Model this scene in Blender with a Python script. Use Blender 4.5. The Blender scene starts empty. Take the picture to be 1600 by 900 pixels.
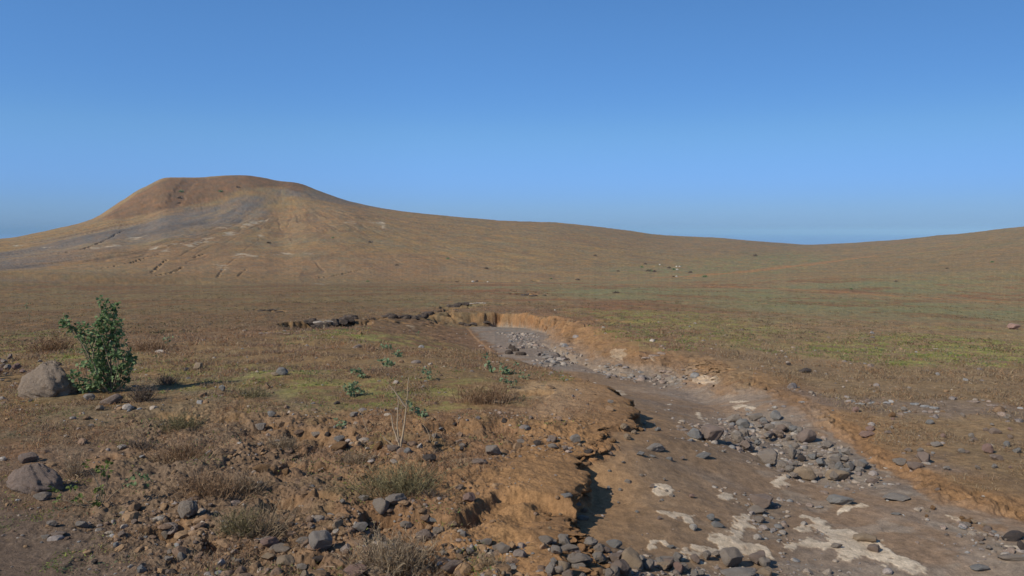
import bpy, math, random
import numpy as np
from mathutils import Vector, Matrix

scene = bpy.context.scene
COL = scene.collection
random.seed(4)
RNG = np.random.default_rng(11)

# ------------------------------------------------------------------ camera
FPX = 1256.0                       # focal length in pixels of the 1600 px wide photograph
CAMZ = 2.5
V0 = 362.0                         # row of the horizon
PITCH = math.atan((450 - V0) / FPX)
cam_d = bpy.data.cameras.new('camera')
cam = bpy.data.objects.new('camera', cam_d); COL.objects.link(cam)
cam_d.sensor_width = 36.0
cam_d.lens = 36.0 * FPX / 1600.0
cam_d.clip_start = 0.05; cam_d.clip_end = 200000
cam.location = (0, 0, CAMZ)
cam.rotation_euler = (math.radians(90) - PITCH, 0, 0)
scene.camera = cam

# ------------------------------------------------------------------ light
SUN_EL = math.radians(38)
SUN_DIR = Vector((0.82 * math.cos(SUN_EL), 0.57 * math.cos(SUN_EL), -math.sin(SUN_EL)))
world = bpy.data.worlds.new('World'); scene.world = world
world.use_nodes = True
wn = world.node_tree.nodes; wl = world.node_tree.links
bg = wn['Background']
sky = wn.new('ShaderNodeTexSky'); sky.sky_type = 'NISHITA'
sky.sun_disc = False
sky.sun_elevation = SUN_EL
sky.sun_rotation = math.atan2(-SUN_DIR.x, -SUN_DIR.y) % (2 * math.pi)
sky.altitude = 0; sky.air_density = 1.0; sky.dust_density = 0.4; sky.ozone_density = 3.0
hs = wn.new('ShaderNodeHueSaturation'); hs.inputs['Saturation'].default_value = 1.18
wl.new(sky.outputs[0], hs.inputs['Color'])
wtc = wn.new('ShaderNodeTexCoord'); wsep = wn.new('ShaderNodeSeparateXYZ'); wramp = wn.new('ShaderNodeValToRGB')
wl.new(wtc.outputs['Generated'], wsep.inputs[0]); wl.new(wsep.outputs[2], wramp.inputs[0])
wramp.color_ramp.interpolation = 'EASE'
for k, (p_, c_) in enumerate(((0.0, (.262, .444, .97)), (.035, (.272, .438, .90)), (.13, (.39, .54, .775)), (.28, (.494, .625, .788)), (.62, (.58, .62, .66)))):
    e = wramp.color_ramp.elements[k] if k < 2 else wramp.color_ramp.elements.new(p_)
    e.position = p_; e.color = (*c_, 1)
wmul = wn.new('ShaderNodeMix'); wmul.data_type = 'RGBA'; wmul.blend_type = 'MULTIPLY'; wmul.inputs[0].default_value = 1
wl.new(hs.outputs[0], wmul.inputs[6]); wl.new(wramp.outputs[0], wmul.inputs[7]); 
wdim = wn.new('ShaderNodeMapRange'); wdim.inputs[1].default_value = -.1; wdim.inputs[2].default_value = .75; wdim.inputs[3].default_value = 1.44; wdim.inputs[4].default_value = 1.0
wl.new(wsep.outputs[0], wdim.inputs[0])
wsc = wn.new('ShaderNodeVectorMath'); wsc.operation = 'SCALE'; wsc.inputs['Scale'].default_value = 1.6
wl.new(wdim.outputs[0], wsc.inputs['Scale']); wl.new(wmul.outputs[2], wsc.inputs[0]); wl.new(wsc.outputs[0], bg.inputs['Color'])
bg.inputs['Strength'].default_value = 0.10
sun_d = bpy.data.lights.new('sun', 'SUN'); sun_d.energy = 3.6; sun_d.angle = math.radians(0.53)
sun_d.color = (1.0, 0.93, 0.82)
sun = bpy.data.objects.new('sun', sun_d); COL.objects.link(sun)
sun.rotation_euler = SUN_DIR.to_track_quat('-Z', 'Y').to_euler()
scene.view_settings.view_transform = 'Standard'
scene.view_settings.look = 'None'
scene.view_settings.exposure = 0.18
scene.view_settings.gamma = 1.0
scene.view_settings.use_curve_mapping = False

# ------------------------------------------------------------------ noise
_p = np.random.default_rng(77).permutation(4096).astype(np.int32)
_ang = np.random.default_rng(78).uniform(0, 2 * np.pi, 4096)
_gx = np.cos(_ang).astype(np.float32); _gy = np.sin(_ang).astype(np.float32)

def perlin(x, y, seed=0):
    x = np.asarray(x, np.float32) + np.float32(seed * 17.137); y = np.asarray(y, np.float32) - np.float32(seed * 9.731)
    xf = np.floor(x); yf = np.floor(y)
    xi = xf.astype(np.int32) & 4095; yi = yf.astype(np.int32) & 4095
    fx = x - xf; fy = y - yf
    pa = np.take(_p, xi); pb = np.take(_p, (xi + 1) & 4095)
    def corner(pr, iy, dx, dy):
        h = np.take(_p, (pr + iy) & 4095)
        return np.take(_gx, h) * dx + np.take(_gy, h) * dy
    gx1 = fx - 1; gy1 = fy - 1
    a = corner(pa, yi, fx, fy); b = corner(pb, yi, gx1, fy)
    c = corner(pa, yi + 1, fx, gy1); d = corner(pb, yi + 1, gx1, gy1)
    u = fx * fx * fx * (fx * (fx * 6 - 15) + 10); v = fy * fy * fy * (fy * (fy * 6 - 15) + 10)
    a += (b - a) * u; c += (d - c) * u
    return (a + (c - a) * v) * np.float32(1.5)

from concurrent.futures import ThreadPoolExecutor
POOL = ThreadPoolExecutor(4)
def _fbm(x, y, octaves, seed, gain):
    s = 0.0; amp = 1.0; f = 1.0; tot = 0.0
    for k in range(octaves):
        s = s + amp * perlin(x * f, y * f, seed + k * 3)
        tot += amp; amp *= gain; f *= 2.03
    return s / tot
def fbm(x, y, octaves=4, seed=0, gain=0.5):
    x = np.asarray(x, np.float32); y = np.asarray(y, np.float32)
    if x.ndim != 1 or x.size < 100000: return _fbm(x, y, octaves, seed, gain)
    xs = np.array_split(x, 16); ys = np.array_split(y, 16)
    return np.concatenate(list(POOL.map(lambda q: _fbm(q[0], q[1], octaves, seed, gain), zip(xs, ys))))

def ss(e0, e1, x):
    t = np.clip((x - e0) / (e1 - e0), 0, 1)
    return t * t * (3 - 2 * t)

# ------------------------------------------------------------------ base landform
def az_of(u): return np.arctan((np.asarray(u, float) - 800) / FPX)
Rk = np.array([0.5, 3, 6, 9, 12.5, 18, 27, 40, 60, 100, 170, 280])
ZL = np.array([.15, .08, 0, 0, 0, -.34, -1.0, -2.0, -3.5, -6.0, -9.5, -14.4])
ZR = np.array([-.1, -.3, -.45, -.5, -.6, -.8, -1.4, -2.4, -3.9, -6.5, -10., -13.2])
SIL = np.array([(-700, 392), (-300, 386), (0, 373), (60, 363), (110, 352), (150, 340), (170, 328), (185, 318), (200, 309), (215, 298), (232, 290), (245, 283),
    (262, 276.5), (285, 276), (300, 276.5), (322, 276), (345, 274), (385, 272.5), (410, 276), (440, 282), (462, 284), (475, 287), (495, 295), (520, 305),
    (560, 317), (620, 328), (700, 337), (800, 345), (850, 346), (900, 350), (960, 357), (1040, 367), (1120, 371), (1200, 378), (1262, 382),
    (1300, 381), (1400, 374), (1500, 364), (1600, 353), (1800, 338), (2300, 320)], float)
DK = np.array([(-700, 900), (0, 900), (300, 950), (450, 930), (700, 900), (1260, 1200), (1600, 950), (2300, 900)], float)
VB = np.array([(-700, 430), (0, 428), (300, 438), (500, 443), (700, 441), (900, 440), (1100, 436), (1300, 430), (1600, 424), (2300, 420)], float)

NA, NR = 900, 1000
AZ_T = np.linspace(-1.05, 1.05, NA)
LR_T = np.linspace(math.log(0.5), math.log(7000), NR)

def build_table():
    u = 800 + FPX * np.tan(AZ_T)
    rr = np.exp(LR_T)
    def herm(xk, yk, x):                       # smooth monotone-ish cubic
        m = np.zeros_like(yk); d = np.diff(yk) / np.diff(xk)
        m[1:-1] = np.where(d[1:] * d[:-1] > 0, 2 * d[1:] * d[:-1] / (d[1:] + d[:-1] + 1e-12), 0); m[0] = d[0]; m[-1] = d[-1]
        i = np.clip(np.searchsorted(xk, x) - 1, 0, len(xk) - 2); h = xk[i + 1] - xk[i]; t = np.clip((x - xk[i]) / h, 0, 1)
        return ((1 + 2 * t) * (1 - t) ** 2 * yk[i] + t * (1 - t) ** 2 * h * m[i] + t * t * (3 - 2 * t) * yk[i + 1] + t * t * (t - 1) * h * m[i + 1])
    tl = herm(np.log(Rk), ZL, LR_T); tr = herm(np.log(Rk), ZR, LR_T)
    w = ss(800, 1350, u)[:, None]
    Z = tl[None, :] * (1 - w) + tr[None, :] * w
    sil = herm(SIL[:, 0], SIL[:, 1], u); D = herm(DK[:, 0], DK[:, 1], u); vb = herm(VB[:, 0], VB[:, 1], u)
    gm = herm(np.array([0, .12, .3, .6, .80, .94, 1.0]), np.array([0, .10, .24, .48, .66, .93, 1.0]), np.linspace(0, 1, 400))
    go = herm(np.array([0, .15, .5, .8, 1.0]), np.array([0, .16, .56, .86, 1.0]), np.linspace(0, 1, 400))
    for i in range(NA):
        cosa = math.cos(AZ_T[i])
        tb = (vb[i] - V0) / FPX * cosa; tt = (sil[i] - V0) / FPX * cosa
        mw = float(ss(130, 230, u[i]) * (1 - ss(430, 560, u[i])))
        m = rr > 280
        s = np.clip(np.log(rr[m] / 280) / math.log(D[i] / 280), 0, 1)
        g = np.interp(s, np.linspace(0, 1, 400), gm) * mw + np.interp(s, np.linspace(0, 1, 400), go) * (1 - mw)
        zz = CAMZ - (tb + (tt - tb) * g) * rr[m]
        zr = CAMZ - tt * D[i]
        over = rr[m] > D[i]
        q = rr[m] - D[i]
        zz = np.where(over, zr + np.clip(-tt, 0, 1) * 0 - 0.16 * q * q / (np.abs(q) + 160), zz)
        Z[i, m] = np.maximum(zz, -160)
        k = ss(200, 300, rr)               # ease from the plain into the hill foot
        z280 = CAMZ - tb * 280
        Z[i] += np.where(m, 0, (z280 - Z[i][~m][-1]) * k * (rr <= 280))
    ker = np.array([1, 4, 6, 4, 1], float) / 16
    Zs = Z.copy()
    for _ in range(3):
        P = np.pad(Zs, ((0, 0), (2, 2)), mode='edge'); Zs = sum(ker[j] * P[:, j:j + NR] for j in range(5))
    for _ in range(2):
        P = np.pad(Zs, ((2, 2), (0, 0)), mode='edge'); Zs = sum(ker[j] * P[j:j + NA, :] for j in range(5))
    ridge = np.zeros((NA, NR)); ridge[:] = (np.abs(np.log(rr)[None, :] - np.log(D)[:, None]) < .05)
    return Zs

ZT = build_table()

def base(x, y):
    r = np.hypot(x, y); a = np.clip(np.arctan2(x, y), -1.049, 1.049)
    fa = (a - AZ_T[0]) / (AZ_T[1] - AZ_T[0]); fr = (np.log(np.clip(r, .501, 6990)) - LR_T[0]) / (LR_T[1] - LR_T[0])
    i = np.clip(fa.astype(int), 0, NA - 2); j = np.clip(fr.astype(int), 0, NR - 2); fa = fa - i; fr = fr - j
    return (ZT[i, j] * (1 - fa) * (1 - fr) + ZT[i + 1, j] * fa * (1 - fr) + ZT[i, j + 1] * (1 - fa) * fr + ZT[i + 1, j + 1] * fa * fr)

FR = np.array([0, 5, 9, 12, 16, 22, 30, 40, 50, 60, 300]); FZ = np.array([-.66, -.66, -.66, -.78, -1.02, -1.45, -2.02, -2.85, -3.7, -4.6, -20])
def floor_z(x, y): return np.interp(np.hypot(x, y), FR, FZ)

# ------------------------------------------------------------------ places read off the photograph, as ground points
def ray(u, v):
    u = np.atleast_1d(np.asarray(u, float)); v = np.atleast_1d(np.asarray(v, float))
    dx = (u - 800) / FPX; dy = np.ones_like(dx); dz = -(v - 450) / FPX
    c, s = math.cos(-PITCH), math.sin(-PITCH)
    return dx, dy * c - dz * s, dy * s + dz * c

def hit(u, v, fn, lo=2.5, hi=1500, n=900):
    dx, dy, dz = ray(u, v)
    h = np.hypot(dx, dy)
    r = np.exp(np.linspace(math.log(lo), math.log(hi), n))[None, :]
    X = dx[:, None] / h[:, None] * r; Y = dy[:, None] / h[:, None] * r; Z = CAMZ + dz[:, None] / h[:, None] * r
    g = Z - fn(X.ravel(), Y.ravel()).reshape(X.shape)
    neg = g < 0
    k = np.where(neg.any(1), neg.argmax(1), n - 1); k = np.maximum(k, 1)
    i = np.arange(len(k)); g0 = g[i, k - 1]; g1 = g[i, k]; t = np.clip(g0 / (g0 - g1 + 1e-9), 0, 1)
    return np.stack([X[i, k - 1] * (1 - t) + X[i, k] * t, Y[i, k - 1] * (1 - t) + Y[i, k] * t, Z[i, k - 1] * (1 - t) + Z[i, k] * t], 1)

def W(pts, level='b', ox=0, oy=0, s=1.0):
    p = np.array([(ox + a / s, oy + b / s) for a, b in pts], float)
    return hit(p[:, 0], p[:, 1], base if level == 'b' else floor_z)[:, :2]

# stream bed outline: (u, v, level, bank width)
BED = [(747, 513, 'f', 7.01), (768, 530, 'f', 7.01), (792, 546, 'f', 6.01), (818, 565, 'f', 6.01), (856, 582, 'f', 4.51), (889, 596, 'f', 2.51), (925, 600, 'b', .6), (949, 604, 'b', .35),
       (968, 618, 'b', .22), (985, 640, 'b', .2), (978, 660, 'b', .22), (948, 666, 'b', .22), (928, 672, 'b', .3), (916, 688, 'b', .5), (905, 702, 'b', .35), (898, 714, 'b', .16),
       (912, 738, 'b', .14), (897, 752, 'b', .14), (882, 772, 'b', .14), (864, 788, 'b', .2), (854, 808, 'b', .7), (846, 832, 'b', 1.0), (840, 865, 'b', 1.0), (836, 905, 'b', 1.0),
       (830, 1000, 'b', 1.0), (1900, 1150, 'f', .9), (2000, 980, 'f', .9), (1760, 890, 'f', 1.1), (1640, 858, 'f', 1.1), (1575, 832, 'f', 1.0), (1500, 812, 'f', 1.0), (1450, 806, 'f', 1.0), (1422, 782, 'f', .8),
       (1392, 758, 'f', .55), (1362, 737, 'f', .5), (1332, 712, 'f', .5), (1275, 667, 'f', 1.0), (1250, 655, 'f', .8), (1215, 640, 'f', .8), (1180, 622, 'f', 1.8), (1160, 610, 'f', 2.0),
       (1137, 603, 'f', 1.8), (1103, 588, 'f', 2.2), (1060, 584, 'f', 2.4), (1012, 580, 'f', 2.6), (975, 570, 'f', 2.6), (959, 564, 'f', 3.0), (937, 549, 'f', 3.2),
       (905, 537, 'f', 2.4), (894, 528, 'f', 1.6), (850, 519, 'f', .6), (812, 512, 'f', .5), (780, 511, 'f', .6)]
_lf = hit([b[0] for b in BED], [b[1] for b in BED], base); _ff = hit([b[0] for b in BED], [b[1] for b in BED], floor_z)
BEDXY = np.array([(_lf if b[2] == 'b' else _ff)[i, :2] for i, b in enumerate(BED)])
BEDW = np.array([b[3] for b in BED]); BEDA = np.array([(.30 if b[2] == 'f' and b[1] < 700 and b[0] > 1120 else .10 if b[2] == 'f' else .35 if b[1] < 595 else .46 if 595 <= b[1] < 650 else .66 if b[1] < 712 else .42 if b[1] < 790 else .70) for b in BED]); NL = 25
BEDO = np.array([-.9 * b[3] if b[2] == 'b' else 0.0 if str(b[3]).endswith('01') or str(b[3]).endswith('51') else -.8 * b[3] if b[3] > 1.5 and b[1] < 700 else -.45 * b[3] if b[3] > .75 and b[1] < 700 else 0.0 for b in BED])

def poly_sd(x, y, P, attrs=None):
    d2 = np.full(x.shape, 1e18); ins = np.zeros(x.shape, bool); out = [np.zeros(x.shape) for _ in (attrs or [])]
    n = len(P)
    for i in range(n):
        ax, ay = P[i]; bx, by = P[(i + 1) % n]
        ex, ey = bx - ax, by - ay
        t = np.clip(((x - ax) * ex + (y - ay) * ey) / (ex * ex + ey * ey + 1e-12), 0, 1)
        q = (x - ax - t * ex) ** 2 + (y - ay - t * ey) ** 2
        m = q < d2; d2 = np.where(m, q, d2)
        if attrs:
            for k, A in enumerate(attrs): out[k] = np.where(m, A[i] * (1 - t) + A[(i + 1) % n] * t, out[k])
        c = ((ay > y) != (by > y)) & (x < (bx - ax) * (y - ay) / (by - ay + 1e-12) + ax)
        ins ^= c
    sd = np.where(ins, -1, 1) * np.sqrt(d2)
    return (sd, out) if attrs else sd

def line_d(x, y, P):
    """distance to an open polyline, signed side (positive = right of travel) and the place along it 0..1"""
    d2 = np.full(x.shape, 1e18); side = np.zeros(x.shape); al = np.zeros(x.shape); n = len(P) - 1
    for i in range(n):
        ax, ay = P[i]; ex, ey = P[i + 1][0] - ax, P[i + 1][1] - ay
        t = np.clip(((x - ax) * ex + (y - ay) * ey) / (ex * ex + ey * ey + 1e-12), 0, 1)
        q = (x - ax - t * ex) ** 2 + (y - ay - t * ey) ** 2
        m = q < d2; d2 = np.where(m, q, d2); side = np.where(m, (x - ax) * ey - (y - ay) * ex, side); al = np.where(m, (i + t) / n, al)
    return np.sqrt(d2), np.sign(side), al

def aprons(x, y):
    dl = np.full(x.shape, 1e9); al = np.zeros(x.shape); sw = np.zeros(x.shape); ar = np.zeros(x.shape); sr = np.zeros(x.shape); dr = np.full(x.shape, 1e9)
    for i in range(len(BEDXY) - 1):
        ax, ay = BEDXY[i]; ex, ey = BEDXY[i + 1][0] - ax, BEDXY[i + 1][1] - ay
        t = np.clip(((x - ax) * ex + (y - ay) * ey) / (ex * ex + ey * ey + 1e-12), 0, 1)
        q = np.sqrt((x - ax - t * ex) ** 2 + (y - ay - t * ey) ** 2)
        if i < NL - 1:
            dl = np.minimum(dl, q); w = 1 / (q * q + .03) ** 1.6; al += w * (BEDA[i] * (1 - t) + BEDA[i + 1] * t); sw += w
        elif i >= NL: dr = np.minimum(dr, q); w = 1 / (q * q + .03) ** 1.6; ar += w * (BEDA[i] * (1 - t) + BEDA[i + 1] * t); sr += w
    al = al / sw
    # right bank: higher silt along the near half of the wash
    r = np.hypot(x, y); ar = ar / sr * (1 - ss(22, 30, r))
    return np.maximum(al * (1 - ss(-.6, 2.9, dl)) * 1.12, ar * (1 - ss(0, 1.5, dr))), dl, dr
def bed_z(x, y):
    z = floor_z(x, y); m = np.hypot(x, y) < 30
    z[m] += aprons(x[m], y[m])[0] * .85
    return z
def WB(pts, ox=0, oy=0, s=1.0):
    p = np.array([(ox + a / s, oy + b / s) for a, b in pts], float)
    return hit(p[:, 0], p[:, 1], bed_z, 3, 80, 500)[:, :2]

# small steps in the ground: polyline left to right, the side towards the camera lies lower; (points, drop, decay)
SCARPS = [([(555, 796), (600, 792), (640, 788), (672, 797), (705, 800), (738, 790), (758, 775), (772, 760)], .20, .9),
          ([(415, 655), (470, 664), (505, 672), (530, 668)], .16, .8),
          ([(655, 664), (690, 662), (712, 660), (745, 662), (785, 655)], .15, .7),
          ([(400, 735), (428, 728), (446, 716), (478, 722), (520, 716)], .16, .7),
          ([(795, 612), (835, 608), (870, 612)], .08, .5),
          ([(250, 640), (320, 655), (380, 648)], .08, .8),
          ([(210, 830), (250, 815), (290, 805), (340, 812)], .16, .6),
          ([(405, 775), (450, 772), (500, 768), (540, 775)], .14, .6),
          ([(1240, 655), (1262, 660), (1300, 668)], .06, .5),
          ([(0, 425), (150, 432), (300, 437), (430, 444)], 1.6, 40),
          ([(1500, 800), (1545, 805), (1580, 812)], .07, .4), ([(706, 501), (735, 498), (768, 495), (800, 494)], .8, 3.5)]
SCARPS = [(W(p), d, k) for p, d, k in SCARPS]
# grooves and gullies: (points, level, half width, depth, patchy)
CUTS = [([(1330, 700), (1352, 716), (1372, 728), (1388, 745), (1404, 760), (1420, 778)], 'b', .05, .16, 1),
        ([(1397, 728), (1400, 742), (1418, 748), (1436, 752)], 'b', .045, .18, 0),
        ([(1376, 722), (1390, 733)], 'b', .05, .15, 0),
        ([(1222, 643), (1243, 645)], 'b', .06, .2, 0),
        ([(1520, 793), (1542, 802), (1570, 812)], 'b', .03, .1, 1),
        ([(468, 506), (484, 511), (512, 511), (540, 506), (552, 502)], 'b', 1.0, 2.0, 0),
        ([(552, 502), (575, 502), (600, 497)], 'b', .5, .6, 1),
        ([(598, 496), (625, 498), (650, 497), (672, 497)], 'b', .9, 1.8, 1),
        ([(672, 497), (690, 490), (705, 483)], 'b', .5, .5, 1),
        ([(698, 482), (712, 482), (730, 477), (760, 474)], 'b', 1.3, 2.2, 1),
        ([(405, 484), (438, 487)], 'b', .5, .5, 1),
        ([(400, 519), (430, 521), (455, 521)], 'b', .3, .35, 1),
        ([(815, 459), (830, 461), (842, 462)], 'b', 1.8, 2.6, 1),
        ([(785, 541), (800, 548), (812, 552)], 'b', .6, 1.6, 0),
        ([(690, 438), (740, 440), (830, 439)], 'b', 3, 2.0, 1),
        ([(500, 434), (530, 430), (555, 424), (585, 418)], 'b', 0.74, 1.19, 1),
        ([(235, 426), (250, 415), (260, 406)], 'b', 0.74, 1.19, 1), ([(245, 430), (270, 425), (285, 418)], 'b', 0.74, 1.19, 1),
        ([(198, 411), (230, 402), (250, 397)], 'b', 0.74, 1.53, 1), ([(160, 418), (185, 414)], 'b', 0.74, 1.27, 1), ([(125, 392), (150, 381), (190, 362)], 'b', 0.93, 1.53, 1),
        ([(0, 396), (42, 392)], 'b', 0.93, 1.44, 1), ([(50, 402), (105, 396)], 'b', 0.93, 1.44, 1), ([(304, 403), (318, 398)], 'b', 0.74, 1.53, 1),
        ([(340, 433), (350, 420)], 'b', 0.50, 0.68, 1), ([(372, 432), (385, 421)], 'b', 0.50, 0.68, 1), ([(262, 322), (276, 312), (284, 294), (296, 284)], 'b', 7, 1.6, 0)]
CUTS = [(W(p, l), w, d, pt) for p, l, w, d, pt in CUTS]
# pale mineral crust on the bed
Z2 = lambda p: WB(p, 1200, 675, 4.0)
Z9 = lambda p: WB(p, 800, 675, 4.0)
Z3 = lambda p: WB(p, 1050, 600, 4.0)
Z6 = lambda p: WB(p, 700, 470, 3.2)
CRUST = [Z2([(230, 535), (330, 545), (385, 580), (400, 610), (500, 615), (560, 640), (600, 690), (700, 690), (790, 750), (870, 800), (950, 845), (955, 875), (920, 890), (830, 890), (740, 840), (650, 800),
             (560, 790), (500, 805), (430, 775), (420, 740), (330, 720), (230, 705), (150, 718), (90, 720), (140, 675), (230, 678), (330, 690), (370, 670), (350, 650), (280, 612), (200, 625), (140, 605), (150, 580), (240, 572), (270, 560)]),
         Z9([(870, 345), (970, 330), (1010, 360), (1040, 375), (1000, 402), (910, 412), (880, 380)]), Z9([(1275, 395), (1330, 380), (1395, 390), (1390, 415), (1310, 425), (1280, 410)]),
         Z9([(890, 490), (1000, 500), (1080, 515), (1150, 520), (1140, 560), (1090, 585), (1060, 530), (1010, 562), (970, 530), (900, 500)]),
         Z9([(840, 655), (960, 650), (990, 670), (975, 700), (930, 672), (880, 680), (862, 712)]),
         Z9([(1030, 740), (1100, 700), (1200, 705), (1300, 700), (1280, 670), (1260, 640), (1360, 630), (1380, 560), (1420, 525), (1480, 530), (1520, 580), (1450, 590), (1420, 690), (1540, 700), (1600, 740), (1600, 765), (1500, 772), (1400, 745), (1300, 752), (1230, 742), (1160, 775), (1060, 760)]),
         Z3([(380, 140), (440, 125), (520, 145), (510, 162), (440, 148), (390, 165)]), Z3([(630, 620), (690, 570), (750, 560), (740, 580), (700, 600), (720, 630), (670, 645)]),
         Z3([(360, 105), (480, 108), (500, 118), (370, 116)]), Z3([(105, 342), (200, 350), (210, 366), (150, 362)]), Z3([(150, 170), (170, 165), (182, 200), (172, 215)]),
         Z6([(1230, 420), (1290, 405), (1360, 420), (1350, 442), (1250, 434)]), Z6([(800, 448), (860, 444), (885, 468), (830, 472)]), Z6([(820, 322), (890, 328), (880, 350), (830, 345)]), Z6([(1000, 350), (1040, 352), (1030, 362)]),
         Z2([(420, 500), (480, 470), (600, 445), (610, 462), (500, 490), (430, 540)]), Z2([(1110, 512), (1180, 520), (1270, 550), (1250, 560), (1130, 535)]), Z2([(1480, 710), (1560, 712), (1600, 740), (1590, 755), (1500, 735)]),
         W([(480, 498), (520, 499), (545, 502), (530, 507), (495, 506)]), W([(632, 500), (648, 500), (645, 503)])]
HILLWHITE = [W(p) for p in ([(360, 401), (380, 397), (410, 401), (365, 404)], [(418, 400), (450, 394), (458, 398), (425, 403)], [(290, 384), (310, 378), (330, 371), (326, 376), (300, 386)], [(345, 366), (368, 361), (366, 366), (350, 368)],
             [(375, 351), (400, 345), (420, 341), (415, 346), (385, 354)], [(258, 385), (284, 378), (280, 381), (262, 387)], [(344, 415), (365, 414), (350, 418), (348, 424)], [(165, 384), (195, 381), (192, 385), (168, 387)], [(200, 371), (225, 367), (222, 373), (205, 374)],
             [(255, 393), (264, 392), (262, 396)], [(542, 345), (552, 344), (555, 348), (548, 348)], [(575, 346), (596, 347), (603, 358), (592, 352)], [(400, 366), (408, 365), (406, 369)], [(68, 386), (77, 386), (76, 388)], [(20, 384), (32, 383), (30, 385)], [(482, 443), (508, 443), (500, 446)], [(340, 355), (358, 351), (352, 356)], [(480, 396), (488, 395), (486, 399)], [(232, 388), (245, 384), (240, 388)],[(140, 387), (155, 384), (150, 388)])]
MESA_RED = W([(150, 345), (185, 322), (215, 302), (245, 287), (265, 279), (385, 274), (440, 284), (475, 289), (520, 306), (470, 300), (440, 293), (400, 292), (365, 302), (330, 314), (290, 322), (262, 327), (220, 336), (180, 342)])
LAHAR = [W(p) for p in ([(-60, 402), (0, 390), (100, 372), (180, 358), (262, 332), (330, 318), (400, 300), (440, 296), (500, 302), (560, 316), (600, 326), (520, 316), (460, 308), (430, 318), (400, 335), (400, 345), (340, 356), (270, 372), (190, 388), (100, 402), (0, 418), (-60, 430)],)]
GRAVEL = [WB(p) for p in ([(750, 512), (812, 507), (838, 520), (836, 548), (815, 545), (800, 530)], [(836, 565), (860, 548), (900, 542), (930, 552), (925, 566), (880, 575), (850, 575)],
          [(930, 580), (975, 572), (1030, 585), (1090, 590), (1090, 606), (1040, 600), (960, 592)],
          [(1080, 665), (1140, 650), (1180, 640), (1225, 655), (1290, 690), (1340, 715), (1385, 755), (1370, 765), (1300, 755), (1220, 745), (1160, 705), (1085, 695)],
          [(835, 868), (900, 862), (990, 866), (1060, 876), (1150, 880), (1260, 880), (1350, 900), (1400, 990), (830, 990)], [(1480, 820), (1560, 830), (1600, 850), (1600, 880), (1540, 860)], [(1165, 780), (1210, 775), (1215, 810), (1200, 830), (1170, 810)])]
GRAVEL_R = [W(p) for p in ([(1150, 616), (1250, 605), (1350, 618), (1450, 628), (1620, 640), (1620, 662), (1450, 650), (1330, 645), (1240, 638), (1190, 630)], [(1390, 715), (1450, 712), (1480, 725), (1500, 738), (1420, 732)])]
GREENS = [(W(p), k) for p, k in ([([(1280, 535), (1360, 522), (1480, 525), (1600, 535), (1700, 560), (1600, 575), (1450, 572), (1320, 562), (1250, 550)], 1.0), ([(890, 483), (1000, 484), (1100, 490), (1090, 505), (1000, 505), (920, 495)], .8),
          ([(960, 500), (1150, 500), (1250, 520), (1150, 545), (1000, 540), (930, 520)], .6), ([(450, 520), (560, 512), (650, 514), (720, 525), (640, 535), (500, 532)], .65), ([(300, 575), (420, 570), (560, 590), (760, 600), (830, 610), (700, 640), (520, 640), (380, 620), (300, 600)], .5),
          ([(0, 520), (110, 515), (120, 560), (40, 565), (0, 550)], .7), ([(850, 448), (1000, 446), (1200, 455), (1500, 475), (1600, 490), (1600, 500), (1300, 485), (1000, 470), (850, 458)], .55), ([(560, 470), (700, 465), (780, 475), (640, 480)], .5),
          ([(960, 418), (1060, 410), (1240, 392), (1300, 400), (1240, 425), (1100, 432), (960, 432)], .75), ([(1300, 440), (1600, 430), (1600, 455), (1400, 452)], .5), ([(1400, 506), (1600, 515), (1600, 525), (1450, 515)], .6), ([(200, 560), (300, 560), (420, 590), (300, 610)], .5)])]
SANDPAD = W([(795, 605), (850, 598), (930, 602), (950, 606), (965, 618), (930, 640), (860, 650), (810, 640), (840, 625), (800, 615)])
OCHREPAD = W([(770, 740), (800, 700), (860, 700), (905, 700), (915, 740), (860, 800), (820, 870), (780, 830), (760, 790)])
TRACKS = [W(p) for p in ([(620, 443), (800, 443), (970, 444), (1066, 446), (1250, 453), (1400, 463), (1700, 480)], [(1010, 436), (1066, 432), (1150, 425), (1240, 415), (1330, 404), (1380, 398)])]
ROAD = W([(-500, 815), (-100, 790), (0, 775), (60, 800), (140, 825), (200, 850), (225, 880), (250, 920), (300, 1100), (-300, 1500), (-900, 1200)])
BREAKS = W([(150, 655), (320, 632), (420, 640), (560, 640), (700, 655), (850, 650), (930, 660), (905, 700), (800, 705), (770, 760), (800, 860), (840, 920), (850, 1100), (240, 1100), (200, 850), (120, 800), (150, 700)])

MESAC = (math.sin(float(az_of(452))) * 925, math.cos(float(az_of(452))) * 925)

def inpoly(x, y, P, soft, warp=0.0, wf=1.0, seed=5):
    lo = P.min(0) - abs(soft) * 2 - warp * 2; hi = P.max(0) + abs(soft) * 2 + warp * 2
    m = (x > lo[0]) & (x < hi[0]) & (y > lo[1]) & (y < hi[1])
    out = np.zeros(x.shape)
    if m.any():
        xx, yy = x[m], y[m]
        sd = poly_sd(xx, yy, P)
        if warp: sd = sd + warp * fbm(xx * wf, yy * wf, 4, seed, .6) * 2
        out[m] = 1 - ss(-soft, soft, sd)
    return out

def RILL(ph, rc, x, y):
    a = fbm(ph * 11 + .10 * perlin(x * .02, y * .02, 8), rc / 520, 3, 191); b = fbm(ph * 22 + .10 * perlin(x * .03, y * .03, 9), rc / 460, 3, 195)
    wd = np.clip(14 / np.maximum(rc, 40), .02, .09)
    return ss(90, 200, rc) * np.maximum(1 - ss(wd * .35, wd * .9, np.abs(a)), .7 * (1 - ss(wd * .3, wd * .8, np.abs(b)))) * ss(-.2, .15, perlin(x * .012, y * .012, 12))

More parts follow.
